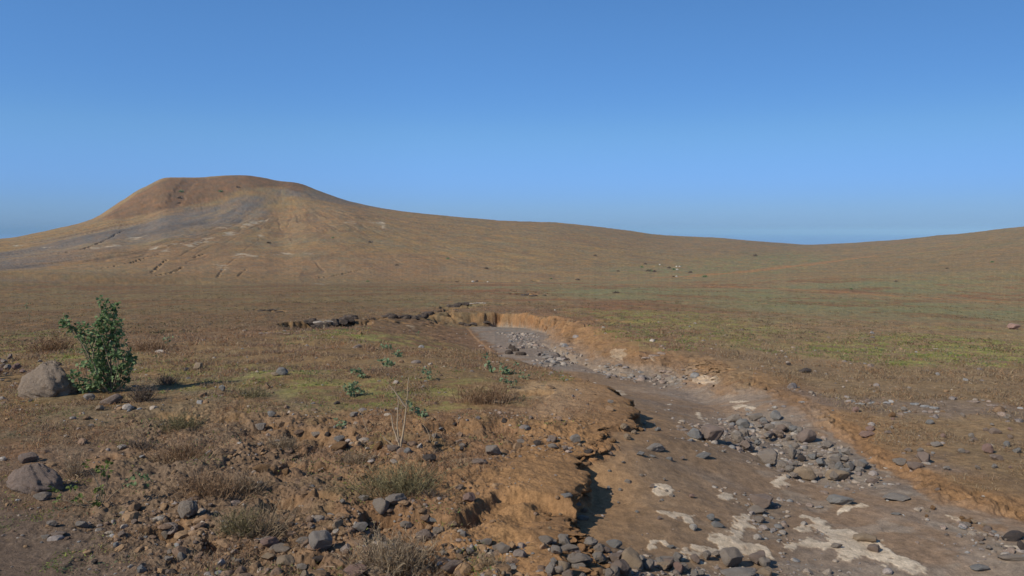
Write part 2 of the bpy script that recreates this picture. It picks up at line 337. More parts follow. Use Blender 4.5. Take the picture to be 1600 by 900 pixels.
def terrain(x, y, fine=True):
    """height and the masks of the ground at x, y (1-d arrays)"""
    r = np.hypot(x, y)
    z = base(x, y)
    M = {}
    near = r < 75
    bank = np.ones(x.shape); bedsd = np.full(x.shape, 50.0)
    xx, yy = x[near], y[near]; rn = r[near]
    wob = .22 * fbm(xx * 1.1, yy * 1.1, 3, 21) * np.clip(rn / 12, .5, 3) + .05 * fbm(xx * 6, yy * 6, 3, 25)
    sd, (bw, bo) = poly_sd(xx, yy, BEDXY, [BEDW, BEDO])
    sdw = sd + wob
    fr = np.clip((sdw - bo) / bw, 0, 1)
    steep = bw < .6
    fr = np.where(steep, ss(0, 1, fr) , ss(0, 1, fr))
    bank[near] = fr; bedsd[near] = sdw
    M['cw'] = np.ones(x.shape); M['cw'][near] = np.clip(1.6 / bw, .12, 1) ** 1.3
    soft = np.zeros(x.shape); soft[near] = np.clip((bw - .4) / .8, 0, 1); M['soft'] = soft
    apron = np.zeros(x.shape); ap, dl, dr = aprons(xx, yy); apron[near] = np.where(sd < .8, ap, 0) * (.85 + .3 * fbm(xx * .6, yy * .6, 2, 27))
    DL = np.full(x.shape, 99.); DL[near] = dl; M['dl'] = DL
    M['bank'] = bank
    fz = floor_z(x, y) + apron
    # bed relief: silt tongues, low swells
    fz = fz + .05 * fbm(x * .7, y * .9, 3, 31) + .012 * fbm(x * 4, y * 4, 3, 33)
    rough = inpoly(x, y, BREAKS, .8, .3, .8, 9) if fine else np.zeros(x.shape)
    M['rough'] = rough
    road = inpoly(x, y, ROAD, .25, .15, 1.5, 12); M['road'] = road
    a1 = np.clip(r * .006, .03, .22)
    und = a1 * fbm(x / np.maximum(1.5, 1.5 * np.sqrt(r / 10)), y / np.maximum(1.5, 1.5 * np.sqrt(r / 10)), 3, 41) if False else a1 * fbm(x * .45, y * .45, 4, 41)
    und = und + .35 * ss(40, 150, r) * fbm(x * .05, y * .05, 4, 43)
    z = z + und * (1 - .6 * road)
    # low soil steps and clods in the broken foreground
    n1 = fbm(x * 1.3, y * 1.3, 4, 51); n2 = fbm(x * 5.0, y * 5.0, 4, 53, .6)
    terr = np.floor(n1 * 7) / 7 + ss(.55, 1, n1 * 7 - np.floor(n1 * 7)) / 7
    z = z + rough * (.11 * (terr) + .065 * n2 + .05 * np.abs(fbm(x * 11, y * 11, 4, 55, .6)))
    z = z + (1 - rough) * (1 - ss(30, 60, r)) * (.018 * n2) * (1 - .5 * road)
    pit = ss(.36, .55, fbm(x * 2.2, y * 2.2, 3, 57)) * rough
    z = z - .09 * pit
    M['pit'] = pit
    scm = np.zeros(x.shape)
    for P, drop, dec in SCARPS:
        lo = P.min(0) - dec * 4; hi = P.max(0) + dec * 4
        m = (x > lo[0]) & (x < hi[0]) & (y > lo[1]) & (y < hi[1])
        if not m.any(): continue
        d, s, al = line_d(x[m], y[m], P)
        sgn = d * s + (.12 * fbm(x[m] * 3.1, y[m] * 3.1, 3, 61) if dec < 5 else 3 * fbm(x[m] * .06, y[m] * .06, 3, 61))
        wdt = .11 if dec < 5 else 14
        if dec < 5: scm[m] = np.maximum(scm[m], ss(-.04, .04, sgn) * (1 - ss(wdt, wdt * 2.2 + (.4 if dec > 3 else 0), sgn)) * ss(0, .08, al) * (1 - ss(.92, 1, al)))
        prof = ss(0, wdt, sgn) * np.exp(-np.maximum(sgn, 0) / dec)
        z[m] -= drop * (1 if dec > 5 else np.clip(.75 + 1.2 * fbm(x[m] * 1.9, y[m] * 1.9, 2, 63), .1, 1.4)) * prof * ss(0, .08, al) * (1 - ss(.92, 1, al))
    M['sc'] = scm
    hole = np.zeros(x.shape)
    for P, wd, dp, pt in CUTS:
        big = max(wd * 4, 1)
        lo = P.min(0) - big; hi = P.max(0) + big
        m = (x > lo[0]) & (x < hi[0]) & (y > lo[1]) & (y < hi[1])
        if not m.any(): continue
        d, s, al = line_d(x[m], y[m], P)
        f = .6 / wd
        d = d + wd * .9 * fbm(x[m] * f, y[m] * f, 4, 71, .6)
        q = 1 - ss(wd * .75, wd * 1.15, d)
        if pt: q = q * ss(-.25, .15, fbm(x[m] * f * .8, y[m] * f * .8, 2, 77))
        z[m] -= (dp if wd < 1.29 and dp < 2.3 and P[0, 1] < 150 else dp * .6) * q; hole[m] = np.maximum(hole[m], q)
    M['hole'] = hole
    # the bed
    zb = z * bank + fz * (1 - bank)
    # lumps on the bank edge
    cliff = 4 * bank * (1 - bank) * M['cw']
    zb = zb + .11 * cliff * fbm(x * 4, y * 4, 4, 81, .65) * (r < 60) + .28 * cliff * (r > 30) * fbm(x * 1.1, y * 1.1, 4, 86, .65) + .12 * cliff * M['soft'] * fbm(x * 1.7, y * 1.7, 4, 85, .6) * (r < 60)
    cr = np.zeros(x.shape)
    for P in CRUST:
        sz = max(.02, .03 * float(np.sqrt(((P.max(0) - P.min(0)) ** 2).sum())))
        cr = np.maximum(cr, inpoly(x, y, P, sz * .35, min(sz * 2.4, .12), 5.0, 83))
    cr = cr * ss(-.42, -.12, fbm(x * 7, y * 7, 3, 87, .6) + .12); M['crust'] = cr
    zb = zb + .007 * cr
    z = zb
    # hills: gullies running down from the flat top
    hm = ss(250, 420, r)
    if hm.any():
        dxm = x - MESAC[0]; dym = y - MESAC[1]; rc = np.hypot(dxm, dym); ph = np.arctan2(dxm, -dym)
        g = fbm(ph * 7 + .4 * perlin(x * .01, y * .01, 4), rc / 260, 4, 91)
        gd = -np.abs(fbm(ph * 17, rc / 300 + .3 * perlin(x * .02, y * .02, 6), 3, 95)) * 2.0
        z = z + hm * (ss(60, 260, rc) * (1.5 * g + .5 * gd) + .9 * fbm(x * .04, y * .04, 5, 97, .6)) * np.clip(1 - ss(-.1, .1, np.abs(np.zeros_like(x))) + 1, 0, 1) * .8
        z = z - .45 * hm * RILL(ph, rc, x, y)
        M['hg'] = g; M['hd'] = gd
    M['bedsd'] = bedsd
    return z, M

GRID = {}
def look(x, y, key='z'):
    A, R, T = GRID['A'], GRID['R'], GRID[key]
    a = np.arctan2(x, y); r = np.hypot(x, y)
    j = np.clip(np.searchsorted(A, a) - 1, 0, len(A) - 2); i = np.clip(np.searchsorted(R, r) - 1, 0, len(R) - 2)
    fa = np.clip((a - A[j]) / (A[j + 1] - A[j]), 0, 1); fr = np.clip((r - R[i]) / (R[i + 1] - R[i]), 0, 1)
    return (T[i, j] * (1 - fr) + T[i + 1, j] * fr) * (1 - fa) + (T[i, j + 1] * (1 - fr) + T[i + 1, j + 1] * fr) * fa
def ground(x, y): return look(np.asarray(x, float), np.asarray(y, float))
def on_ground(u, v, n=1600, lo=4.0, hi=1500):
    """the ground point seen at u, v"""
    P = hit(u, v, ground, lo, hi, n)
    P[:, 2] = ground(P[:, 0], P[:, 1])
    return P

# ------------------------------------------------------------------ materials
def newmat(name):
    m = bpy.data.materials.new(name); m.use_nodes = True
    nt = m.node_tree; b = nt.nodes['Principled BSDF']
    b.inputs['Specular IOR Level'].default_value = 0.15; b.inputs['Roughness'].default_value = 0.95
    return m, nt, b

def N(nt, kind, **kw):
    n = nt.nodes.new(kind)
    for k, v in kw.items():
        if hasattr(n, k): setattr(n, k, v)
        else: n.inputs[k].default_value = v
    return n

def noise_node(nt, scale, detail=6, rough=.6, coord=None):
    n = N(nt, 'ShaderNodeTexNoise'); n.inputs['Scale'].default_value = scale; n.inputs['Detail'].default_value = detail; n.inputs['Roughness'].default_value = rough
    if coord is None: coord = N(nt, 'ShaderNodeTexCoord').outputs['Object']
    nt.links.new(coord, n.inputs['Vector'])
    return n

def remap(nt, out, a, b, c, d):
    m = N(nt, 'ShaderNodeMapRange'); m.inputs[1].default_value = a; m.inputs[2].default_value = b; m.inputs[3].default_value = c; m.inputs[4].default_value = d
    nt.links.new(out, m.inputs[0]); return m.outputs[0]

def mixc(nt, fac, a, b, blend='MIX'):
    m = N(nt, 'ShaderNodeMix'); m.data_type = 'RGBA'; m.blend_type = blend
    for s, v in ((0, fac), (6, a), (7, b)):
        if isinstance(v, bpy.types.NodeSocket): nt.links.new(v, m.inputs[s])
        else: m.inputs[s].default_value = v if s == 0 else (*v[:3], 1)
    return m.outputs[2]

def ground_mat(name, bump=1.0, spec=.1):
    m, nt, b = newmat(name); L = nt.links
    at = N(nt, 'ShaderNodeVertexColor'); at.layer_name = 'Col'
    n1 = noise_node(nt, 9, 8, .72); n2 = noise_node(nt, 55, 6, .75); n3 = noise_node(nt, .6, 8, .7)
    f = N(nt, 'ShaderNodeMath', operation='MULTIPLY'); L.new(remap(nt, n1.outputs[0], .3, .7, .66, 1.34), f.inputs[0]); L.new(remap(nt, n2.outputs[0], .3, .7, .72, 1.28), f.inputs[1])
    f2 = N(nt, 'ShaderNodeMath', operation='MULTIPLY'); L.new(f.outputs[0], f2.inputs[0]); L.new(remap(nt, n3.outputs[0], .3, .7, .84, 1.16), f2.inputs[1])
    cmb = N(nt, 'ShaderNodeCombineColor')
    for k in range(3): L.new(f2.outputs[0], cmb.inputs[k])
    c = mixc(nt, 1.0, at.outputs[0], cmb.outputs[0], 'MULTIPLY')
    L.new(c, b.inputs['Base Color'])
    bp = N(nt, 'ShaderNodeBump'); bp.inputs['Strength'].default_value = .8 * bump; bp.inputs['Distance'].default_value = .045
    L.new(n1.outputs[0], bp.inputs['Height'])
    bp2 = N(nt, 'ShaderNodeBump'); bp2.inputs['Strength'].default_value = .5 * bump; bp2.inputs['Distance'].default_value = .008
    L.new(n2.outputs[0], bp2.inputs['Height']); L.new(bp.outputs[0], bp2.inputs['Normal'])
    L.new(bp2.outputs[0], b.inputs['Normal'])
    b.inputs['Specular IOR Level'].default_value = spec
    return m

def rock_mat(name, c1, c2, c3, speck=.25):
    m, nt, b = newmat(name); L = nt.links
    oi = N(nt, 'ShaderNodeObjectInfo'); tc = N(nt, 'ShaderNodeTexCoord')
    va = N(nt, 'ShaderNodeVectorMath', operation='MULTIPLY_ADD'); va.inputs[1].default_value = (1, 1, 1)
    L.new(tc.outputs['Object'], va.inputs[0]); L.new(oi.outputs['Location'], va.inputs[2])
    big = noise_node(nt, 1.6, 6, .65, va.outputs[0]); sm = noise_node(nt, 22, 6, .7, va.outputs[0])
    c = mixc(nt, remap(nt, big.outputs[0], .38, .62, 0, 1), c1, c2)
    c = mixc(nt, remap(nt, oi.outputs['Random'], 0, 1, 0, .55), c, c3)
    st = noise_node(nt, 5, 8, .75, va.outputs[0]); c = mixc(nt, remap(nt, st.outputs[0], .55, .68, 0, .6), c, (.26, .175, .105)); c = mixc(nt, remap(nt, st.outputs[0], .38, .28, 0, .4), c, (.11, .085, .065))
    f = remap(nt, sm.outputs[0], .3, .7, 1 - speck, 1 + speck)
    cmb = N(nt, 'ShaderNodeCombineColor')
    for k in range(3): L.new(f, cmb.inputs[k])
    L.new(mixc(nt, 1.0, c, cmb.outputs[0], 'MULTIPLY'), b.inputs['Base Color'])
    bp = N(nt, 'ShaderNodeBump'); bp.inputs['Strength'].default_value = .8; bp.inputs['Distance'].default_value = .06
    L.new(sm.outputs[0], bp.inputs['Height']); L.new(bp.outputs[0], b.inputs['Normal'])
    return m

RM = {
 'grey': rock_mat('grey_stone', (0.299, 0.254, 0.208), (0.377, 0.319, 0.260), (0.325, 0.254, 0.189)),
 'blue': rock_mat('blue_grey_stone', (0.260, 0.254, 0.240), (0.332, 0.312, 0.280), (0.299, 0.273, 0.234)),
 'pale': rock_mat('pale_grey_stone', (.36, .315, .265), (.30, .26, .215), (.38, .32, .26)),
 'mauve': rock_mat('mauve_brown_stone', (0.325, 0.240, 0.189), (0.260, 0.202, 0.163), (0.351, 0.260, 0.189)),
 'tan': rock_mat('tan_stone', (0.429, 0.325, 0.215), (0.351, 0.260, 0.176), (0.468, 0.338, 0.215)),
 'brown': rock_mat('brown_boulder', (.34, .265, .195), (.27, .205, .15), (.33, .26, .19)),
 'ochre': rock_mat('ochre_earth', (.31, .18, .085), (.27, .155, .08), (.33, .20, .10)),
 'pink': rock_mat('pinkish_stone', (0.351, 0.221, 0.176), (0.299, 0.195, 0.156), (0.390, 0.260, 0.195)),
 'dark': rock_mat('dark_stone', (.085, .072, .065), (.13, .105, .09), (.10, .08, .065)),
 'ledge': rock_mat('shade_darkened_ledge_rock', (.06, .048, .04), (.12, .09, .068), (.08, .062, .05)),  # dark rock, coloured darker still to stand for shade under the ledges
 'white': rock_mat('white_stone', (.62, .56, .47), (.5, .45, .38), (.6, .55, .5), .12),
}
def leaf_mat(name, c1, c2, trans=.25):
    m, nt, b = newmat(name); L = nt.links
    g = N(nt, 'ShaderNodeNewGeometry')
    c = mixc(nt, g.outputs['Random Per Island'], c1, c2)
    L.new(c, b.inputs['Base Color']); b.inputs['Roughness'].default_value = .6
    if trans:
        t = N(nt, 'ShaderNodeBsdfTranslucent'); L.new(c, t.inputs['Color'])
        mx = N(nt, 'ShaderNodeMixShader'); mx.inputs[0].default_value = trans
        L.new(b.outputs[0], mx.inputs[1]); L.new(t.outputs[0], mx.inputs[2]); L.new(mx.outputs[0], nt.nodes['Material Output'].inputs['Surface'])
    return m
LM = {
 'bush': leaf_mat('bush_leaf', (.08, .155, .055), (.28, .36, .17), .4),
 'herb': leaf_mat('herb_leaf', (.10, .14, .035), (.17, .20, .05)),
 'blueherb': leaf_mat('grey_green_leaf', (.17, .24, .12), (.25, .31, .17), .35),
 'dry': leaf_mat('dry_grass_blade', (.15, .10, .06), (.46, .35, .22), .15),
 'rust': leaf_mat('rusty_dry_grass_blade', (.17, .095, .05), (.42, .28, .16), .15),
 'straw': leaf_mat('straw_blade', (.34, .25, .15), (.26, .18, .10), .15),
 'olive': leaf_mat('olive_twig', (.10, .09, .045), (.32, .26, .13), .15),
 'twig': leaf_mat('dark_dry_twig', (.10, .075, .055), (.16, .12, .09), 0),
 'palestem': leaf_mat('pale_dead_stem', (.42, .32, .21), (.36, .27, .17), 0),
 'stem': leaf_mat('pale_stem', (.28, .22, .14), (.22, .17, .11), 0),
}

# ------------------------------------------------------------------ tagging
def tag(o, label=None, cat=None, group=None, kind=None):
    if label: o['label'] = label
    if cat: o['category'] = cat
    if group: o['group'] = group
    if kind: o['kind'] = kind
    return o

def mesh_np(name, V, F, mat=None, parent=None, smooth=False, colors=None):
    """V (n,3); F (m,k) all faces with k corners"""
    me = bpy.data.meshes.new(name)
    V = np.asarray(V, np.float32); F = np.asarray(F, np.int32)
    me.vertices.add(len(V)); me.vertices.foreach_set('co', V.ravel())
    k = F.shape[1]
    me.loops.add(F.size); me.loops.foreach_set('vertex_index', F.ravel())
    me.polygons.add(len(F)); me.polygons.foreach_set('loop_start', np.arange(0, F.size, k, dtype=np.int32))
    try: me.polygons.foreach_set('loop_total', np.full(len(F), k, np.int32))
    except Exception: pass
    me.polygons.foreach_set('use_smooth', np.full(len(F), smooth, bool))
    me.update(calc_edges=True)
    if colors is not None:
        ca = me.color_attributes.new('Col', 'FLOAT_COLOR', 'POINT')
        c4 = np.ones((len(V), 4), np.float32); c4[:, :3] = colors; ca.data.foreach_set('color', c4.ravel())
    if mat: me.materials.append(mat)
    o = bpy.data.objects.new(name, me); COL.objects.link(o)
    if parent: o.parent = parent
    return o

# ------------------------------------------------------------------ ground sheet
def radii():
    r = 0.7; out = [r]
    while r < 5.0: r *= 1.12; out.append(r)
    while r < 6500:
        px = (V0 + FPX * 3.0 / r)
        if r < 60: st = min(.75 * r * r / (FPX * 2.8), .0030 * r)
        elif r < 290: st = .009 * r
        elif r < 1350: st = .0062 * r
        else: st = .05 * r
        r += st; out.append(r)
    return np.array(out)

def build_ground():
    R = radii()
    uu = np.arange(-90, 1690.1, 1.4)
    a_in = az_of(uu)
    step = np.geomspace(.004, .14, 34)
    side = a_in[-1] + np.cumsum(step); side = side[side < math.pi - .03]
    left = -((-a_in[0]) + np.cumsum(step)); left = left[left > -math.pi + .03][::-1]
    A = np.concatenate([left, a_in, side])
    nA, nR = len(A), len(R)
    print('grid', nA, nR, nA * nR)
    AA, RR = np.meshgrid(A, R)
    x = (np.sin(AA) * RR).ravel(); y = (np.cos(AA) * RR).ravel()
    z, M = terrain(x, y)
    r = RR.ravel(); bank = M['bank']; bed = (1 - bank) * (1 - ss(.1, 1.1, M['bedsd']))
    cliff = 4 * bank * (1 - bank) * M['cw']
    GRID.update(A=A, R=R, z=z.reshape(nR, nA), bank=bank.reshape(nR, nA), rough=M['rough'].reshape(nR, nA), road=M['road'].reshape(nR, nA), crust=M['crust'].reshape(nR, nA), sd=M['bedsd'].reshape(nR, nA))
    # ---- colours
    c = np.zeros((len(x), 3))
    def put(mask, col):
        nonlocal c
        mk = np.clip(mask, 0, 1)[:, None]; c = c * (1 - mk) + np.array(col)[None, :] * mk
    a = AA.ravel(); ueq = 800 + FPX * np.tan(np.clip(a, -1.2, 1.2))
    right = ss(900, 1250, ueq)
    sc = np.clip(r / 14, 1, 30)
    pa = fbm(x * .35 / np.sqrt(sc), y * .35 / np.sqrt(sc), 5, 101, .6); pb = fbm(x * .9, y * .9, 5, 103, .65); pc = fbm(x * 3.2, y * 3.2, 4, 105, .6)
    pd = fbm(x * .05, y * .05, 5, 107, .6); pe = fbm(x * .012, y * .02, 5, 109, .6)
    c[:] = (.215, .128, .074)
    put(right * .8, (.265, .19, .108))
    put(ss(0, .5, pa) * .6, (.17, .10, .062)); put(ss(.05, .45, pb) * .5, (.235, .165, .10)); put(ss(.1, .5, pc) * .45, (.14, .09, .06))
    put(ss(.1, .45, -pb) * .4 * (r < 90), (.24, .135, .07))
    # olive and rusty bands of the plain
    far = ss(45, 110, r)
    put(far * ss(-.25, .25, pd) * .7, (.25, .185, .095)); put(far * ss(-.05, .2, pe) * .8 * (.12 + .88 * ss(550, 950, ueq)), (.205, .195, .105)); put(far * ss(.0, .2, -pd) * .8 * (1 - hm_(r)), (.215, .115, .06)); put(ss(35, 60, r) * ss(.05, .25, fbm(x * .09, y * .13, 4, 108)) * .6 * (1 - hm_(r)) * (.3 + .7 * right), (.235, .20, .10))
    # hills
    H = ss(240, 330, r)
    put(H, (.275, .185, .088))
    PHI = np.arctan2(x - MESAC[0], MESAC[1] - y); RC = np.hypot(x - MESAC[0], y - MESAC[1])
    HC = H * ss(50, 230, RC)
    hn = fbm(x * .018, y * .018, 5, 111, .65); hn2 = fbm(x * .006, y * .006, 4, 113)
    g = M.get('hg', np.zeros_like(x)); gd = M.get('hd', np.zeros_like(x))
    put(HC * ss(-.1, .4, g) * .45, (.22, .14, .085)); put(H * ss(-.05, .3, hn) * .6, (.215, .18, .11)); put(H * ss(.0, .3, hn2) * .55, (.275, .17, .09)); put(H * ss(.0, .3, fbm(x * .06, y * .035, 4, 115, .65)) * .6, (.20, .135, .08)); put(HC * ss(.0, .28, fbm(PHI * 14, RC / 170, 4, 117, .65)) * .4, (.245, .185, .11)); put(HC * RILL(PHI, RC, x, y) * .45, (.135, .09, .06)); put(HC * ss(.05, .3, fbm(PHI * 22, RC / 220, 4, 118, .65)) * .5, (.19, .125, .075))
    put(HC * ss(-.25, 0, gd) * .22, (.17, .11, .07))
    put(H * ss(700, 1150, ueq) * .35, (.22, .165, .095)); put(H * ss(.05, .3, -hn) * .4 * ss(800, 1300, ueq), (.17, .155, .085))
    if True:
        k = inpoly(x, y, LAHAR[0], 14, 22, .012, 121)
        put(k * (.86 + .5 * np.clip(fbm(PHI * 9, RC / 190, 4, 123) * 2, -1, 1)), (.178, .148, .122))
        put(k * ss(.05, .3, fbm(PHI * 16 + 3, RC / 160, 4, 128)) * .6, (.13, .11, .095))
        put(k * ss(.1, .3, fbm(PHI * 13, RC / 150, 4, 127)) * .6, (.27, .20, .12))
        k = inpoly(x, y, MESA_RED, 8, 6, .02, 125)
        put(k * .85, (.175, .106, .064)); put(k * ss(0, .4, hn) * .5, (.22, .125, .07)); put(k * ss(.0, .4, fbm(x * .08, y * .08, 4, 129)) * .4, (.12, .085, .05))
    for P in HILLWHITE:
        put(inpoly(x, y, P, 1.5, 5, .09, 131) * ss(-.12, .15, fbm(x * .12, y * .12, 4, 132)) * .75, (.43, .36, .27))
    # greens
    for P, kk in GREENS:
        rr0 = float(np.hypot(*P.mean(0))); k = inpoly(x, y, P, rr0 * .05, rr0 * .03, 8 / rr0, 133)
        f1 = 6.0 / np.clip(rr0 / 12, 1, 12)
        k = k * ss(-.16, .26, fbm(x * f1 * .35, y * f1 * .35, 5, 137, .65) + .04) * kk
        put(k * .95, (.27, .25, .085) if rr0 < 90 else (.205, .20, .105))
        put(k * .5 * ss(.1, .3, fbm(x * f1, y * f1, 3, 139)), (.15, .19, .05))
    put((r < 14) * (1 - right) * ss(.15, .5, fbm(x * 1.1, y * 1.1, 4, 141)) * .35, (.14, .14, .06))
    # bare ochre soil
    put(M['rough'] * ss(-.2, .3, fbm(x * .9, y * .9, 4, 143, .6)) * (.22 + .5 * ss(300, 650, ueq)), (.275, .165, .085))
    put(M['rough'] * (1 - ss(300, 600, ueq)) * .6, (.20, .145, .10)); put((r < 16) * (1 - ss(350, 700, ueq)) * .5 * ss(-.2, .2, pb), (.175, .13, .095)); put((r < 9.5) * (1 - ss(300, 560, ueq)) * .5, (.165, .12, .085)); put((1 - ss(500, 800, ueq)) * ss(30, 70, r) * (1 - hm_(r)) * .35, (.225, .125, .068))
    put(inpoly(x, y, OCHREPAD, .3, .15, 2) * .85, (.30, .175, .085)); put(inpoly(x, y, SANDPAD, .4, .2, 1.5) * .9, (.36, .235, .145))
    put(M['pit'] * .4, (.24, .125, .06))
    put(M['road'], (.145, .105, .078)); put(M['road'] * ss(.1, .4, pb) * .5, (.185, .14, .105))
    lime = (bank > .55) & (M['bedsd'] < 1.2) & (r < 60)
    put(np.where(lime, .55, 0) * (1 - ss(.2, 1.3, M['bedsd'])) * (ueq < 1000), (.33, .19, .09))
    put(np.where((ueq > 1180) & (r < 20), 1, 0) * (1 - ss(.35, 1.5, M['bedsd'] + .6 * pb)) * .65, (.285, .17, .085))
    put(M['hole'] * .75 * (r < 90) * (r > 25), (.085, .06, .045)); put(M['hole'] * .35 * (r < 25), (.20, .12, .08)); put(M['hole'] * .35 * (r > 200), (.14, .09, .06))  # shade of the gullies and hollows painted in as dark soil colour
    for P in GRAVEL_R: put(inpoly(x, y, P, .6, .5, 1.0) * .5, (.19, .155, .14))
    # bed
    bedc = np.zeros_like(c); bedc[:] = (.235, .182, .14)
    def putb(mask, col):
        nonlocal bedc
        mk = np.clip(mask, 0, 1)[:, None]; bedc = bedc * (1 - mk) + np.array(col)[None, :] * mk
    putb(ss(-.25, .12, fbm(x * .55, y * .7, 4, 151, .6) - .3 * ss(15, 22, r)) * .9 * (r < 30), (.235, .16, .105))
    putb(ss(.1, .35, fbm(x * 1.6, y * 2.2, 4, 153)) * .6 * (r < 30), (.26, .22, .18))
    for P in GRAVEL: putb(inpoly(x, y, P, .3, .3, 1.5) * .7, (.23, .195, .16))
    putb((1 - ss(.6, 3.0, M['dl'] + .9 * fbm(x * .8, y * .8, 3, 157))) * .8 * (r < 22), (.235, .155, .09))
    putb((1 - ss(.1, 1.0, M['dl'] + .3 * fbm(x * 1.5, y * 1.5, 3, 158))) * .7 * (r < 22), (.30, .18, .09))
    mk = bed[:, None] ** .5 if False else ss(.25, .9, bed)[:, None]
    c = c * (1 - mk) + bedc * mk
    cl = ss(.12, .5, cliff) * (r < 75)
    put(cl * np.where(((ueq > 930) & (r > 20) & (r < 42)) | ((ueq > 1100) & (ueq < 1310)), .3, .85) * (1 - .5 * M['soft']), (.26, .148, .074)); put(cl * ss(0, .4, pc) * .5, (.22, .125, .065))
    put(cl * ss(-.1, .3, perlin(z * 6, a * 25, 178)) * .55, (.20, .12, .065)); put(cl * ss(.1, .4, pb) * .4 * ((ueq > 930) & (r > 20)), (.2, .13, .09))
    put(M['sc'] * .6, (.235, .14, .075))
    put(M['crust'] * np.clip(.72 + .5 * pc, 0, 1) * (1 - .6 * ss(13, 22, r)), (.62, .52, .40)); put(M['crust'] * (r < 15) * ss(.15, .4, pc) * .3, (.68, .59, .47))
    tr = np.zeros_like(x)
    for P in TRACKS:
        lo = P.min(0) - 30; hi = P.max(0) + 30; m = (x > lo[0]) & (x < hi[0]) & (y > lo[1]) & (y < hi[1])
        d, s, al = line_d(x[m], y[m], P)
        rw = np.hypot(x[m], y[m]); wd = np.clip(rw * .014, 2.0, 5.0)
        tr[m] = np.maximum(tr[m], (1 - ss(wd * .6, wd * 1.3, d)) * np.clip(ss(0, .1, al) * (1 - ss(.9, 1, al)) * 1.2, 0, 1))
    put(tr * .75, (.33, .18, .085))
    # gentle colour mottling
    jit = 1 + .22 * fbm(x * 8 / np.sqrt(sc), y * 8 / np.sqrt(sc), 4, 161, .7) + .10 * fbm(x * 40 / sc, y * 40 / sc, 2, 165)
    lp = fbm(a * 260, np.log(r) * 60, 4, 167, .7); lp2 = fbm(a * 90, np.log(r) * 45, 4, 169, .6)
    fm = ss(25, 60, r); jit = jit * (1 + fm * (.30 * lp + .16 * lp2))
    lw = (1 - ss(520, 850, ueq)) * ss(22, 45, r) * (1 - hm_(r)); c = c * (1 - lw[:, None] * np.array([.19, .10, .13])[None, :])
    mw_ = (1 - ss(700, 1000, ueq)) * ss(10, 14, r) * (1 - ss(22, 35, r)) * bank; c = c * (1 + mw_[:, None] * np.array([.04, .16, .02])[None, :])
    warm = (fm * lp2)[:, None] * np.array([.22, -.02, -.24])[None, :]
    c = np.clip(c * jit[:, None] * (1 + warm) * np.array([1.04, 1.0, .91]), .01, .9)
    # ---- push the bank faces sideways so that they are lumpy and undercut
    k = cliff * (r < 60) * np.where(r > 22, .075, .13) * (1 - .75 * ((ueq > 1120) & (r < 20))) * (1 - .5 * ((ueq < 960) & (r > 40))) * np.clip(r / 14, .8, 2.5)
    st = perlin(z * 9 + x * .8, z * 2 + y * 1.1, 171) + .6 * perlin(z * 22 + x * 2, y * 2.5, 172)
    dx = k * (.8 * st + .8 * perlin(x * 6 + z * 5, y * 6, 173) + .5 * perlin(x * 16, z * 20 + y * 9, 174)); dy = k * (-.7 * st + .8 * perlin(x * 6, y * 6 + z * 6, 175) + .5 * perlin(y * 16, z * 20 + x * 9, 177))
    ov = .08 * ss(.45, .8, bank) * ss(.02, .3, cliff) * (M['dl'] < 1.5) * (r < 16) * (1 - M['soft']) * (.6 + 1.4 * fbm(x * 1.5, y * 1.5, 3, 179))
    dx = dx + ov; dy = dy - .35 * ov
    V = np.stack([x + dx, y + dy, z], 1)
    # ---- faces
    i = np.arange(nR - 1)[:, None] * nA; j = np.arange(nA - 1)[None, :]
    a0 = (i + j); F = np.stack([a0, a0 + 1, a0 + nA + 1, a0 + nA], -1).reshape(-1, 4)
    close = np.stack([np.arange(nR - 1) * nA + nA - 1, np.arange(nR - 1) * nA, np.arange(1, nR) * nA, np.arange(1, nR) * nA + nA - 1], 1)
    F = np.concatenate([F, close])
    F = F[:, ::-1]
    fc = F[:, 0]
    cls = np.where(r[fc] > 262, 1, 0)
    cls = np.where(bed[fc] > .6, 2, cls); cls = np.where(tr[fc] > .55, 3, cls)
    mats = [ground_mat('dry_soil'), ground_mat('hill_soil', .3), ground_mat('bed_silt', .6, .2), ground_mat('track_soil', .5)]
    for k, nm in enumerate(('ground', 'hills', 'stream_bed', 'dirt_track')):
        f = F[cls == k]
        used, inv = np.unique(f, return_inverse=True)
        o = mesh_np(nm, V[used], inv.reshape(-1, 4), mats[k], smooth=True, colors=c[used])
        tag(o, {'ground': 'dry brown soil with thin grass and bare ochre patches', 'hills': 'long brown hillside rising to a flat topped hill', 'stream_bed': 'dried grey brown silt of the stream bed', 'dirt_track': 'thin orange dirt track across the plain'}[nm], None, None, 'structure')
    # patch under the camera
    me = mesh_np('ground_patch', np.concatenate([[[0, 0, float(z[0])]], V[:nA]]), np.stack([np.zeros(nA, int), 1 + (np.arange(nA) + 1) % nA, 1 + np.arange(nA)], 1), mats[0], colors=np.full((nA + 1, 3), .15))
    me.name = 'road_shoulder'; tag(me, 'brown dirt of the road shoulder', None, None, 'structure')

def hm_(r): return ss(240, 330, r)
build_ground()

# the sea beyond the saddle
m, nt, b = newmat('sea_water'); b.inputs['Base Color'].default_value = (.20, .36, .56, 1); b.inputs['Roughness'].default_value = .6; b.inputs['Specular IOR Level'].default_value = .5
ang = np.linspace(0, 2 * np.pi, 97)[:-1]
Rs = [900, 3000, 9000, 20000, 39000]
V = np.array([(R * math.sin(t), R * math.cos(t), -90.0) for R in Rs for t in ang]); n = 96
F = np.array([(k * n + i, k * n + (i + 1) % n, (k + 1) * n + (i + 1) % n, (k + 1) * n + i) for k in range(len(Rs) - 1) for i in range(n)])[:, ::-1]
tag(mesh_np('sea', V, F, m), 'hazy blue sea beyond the hills', None, None, 'structure')

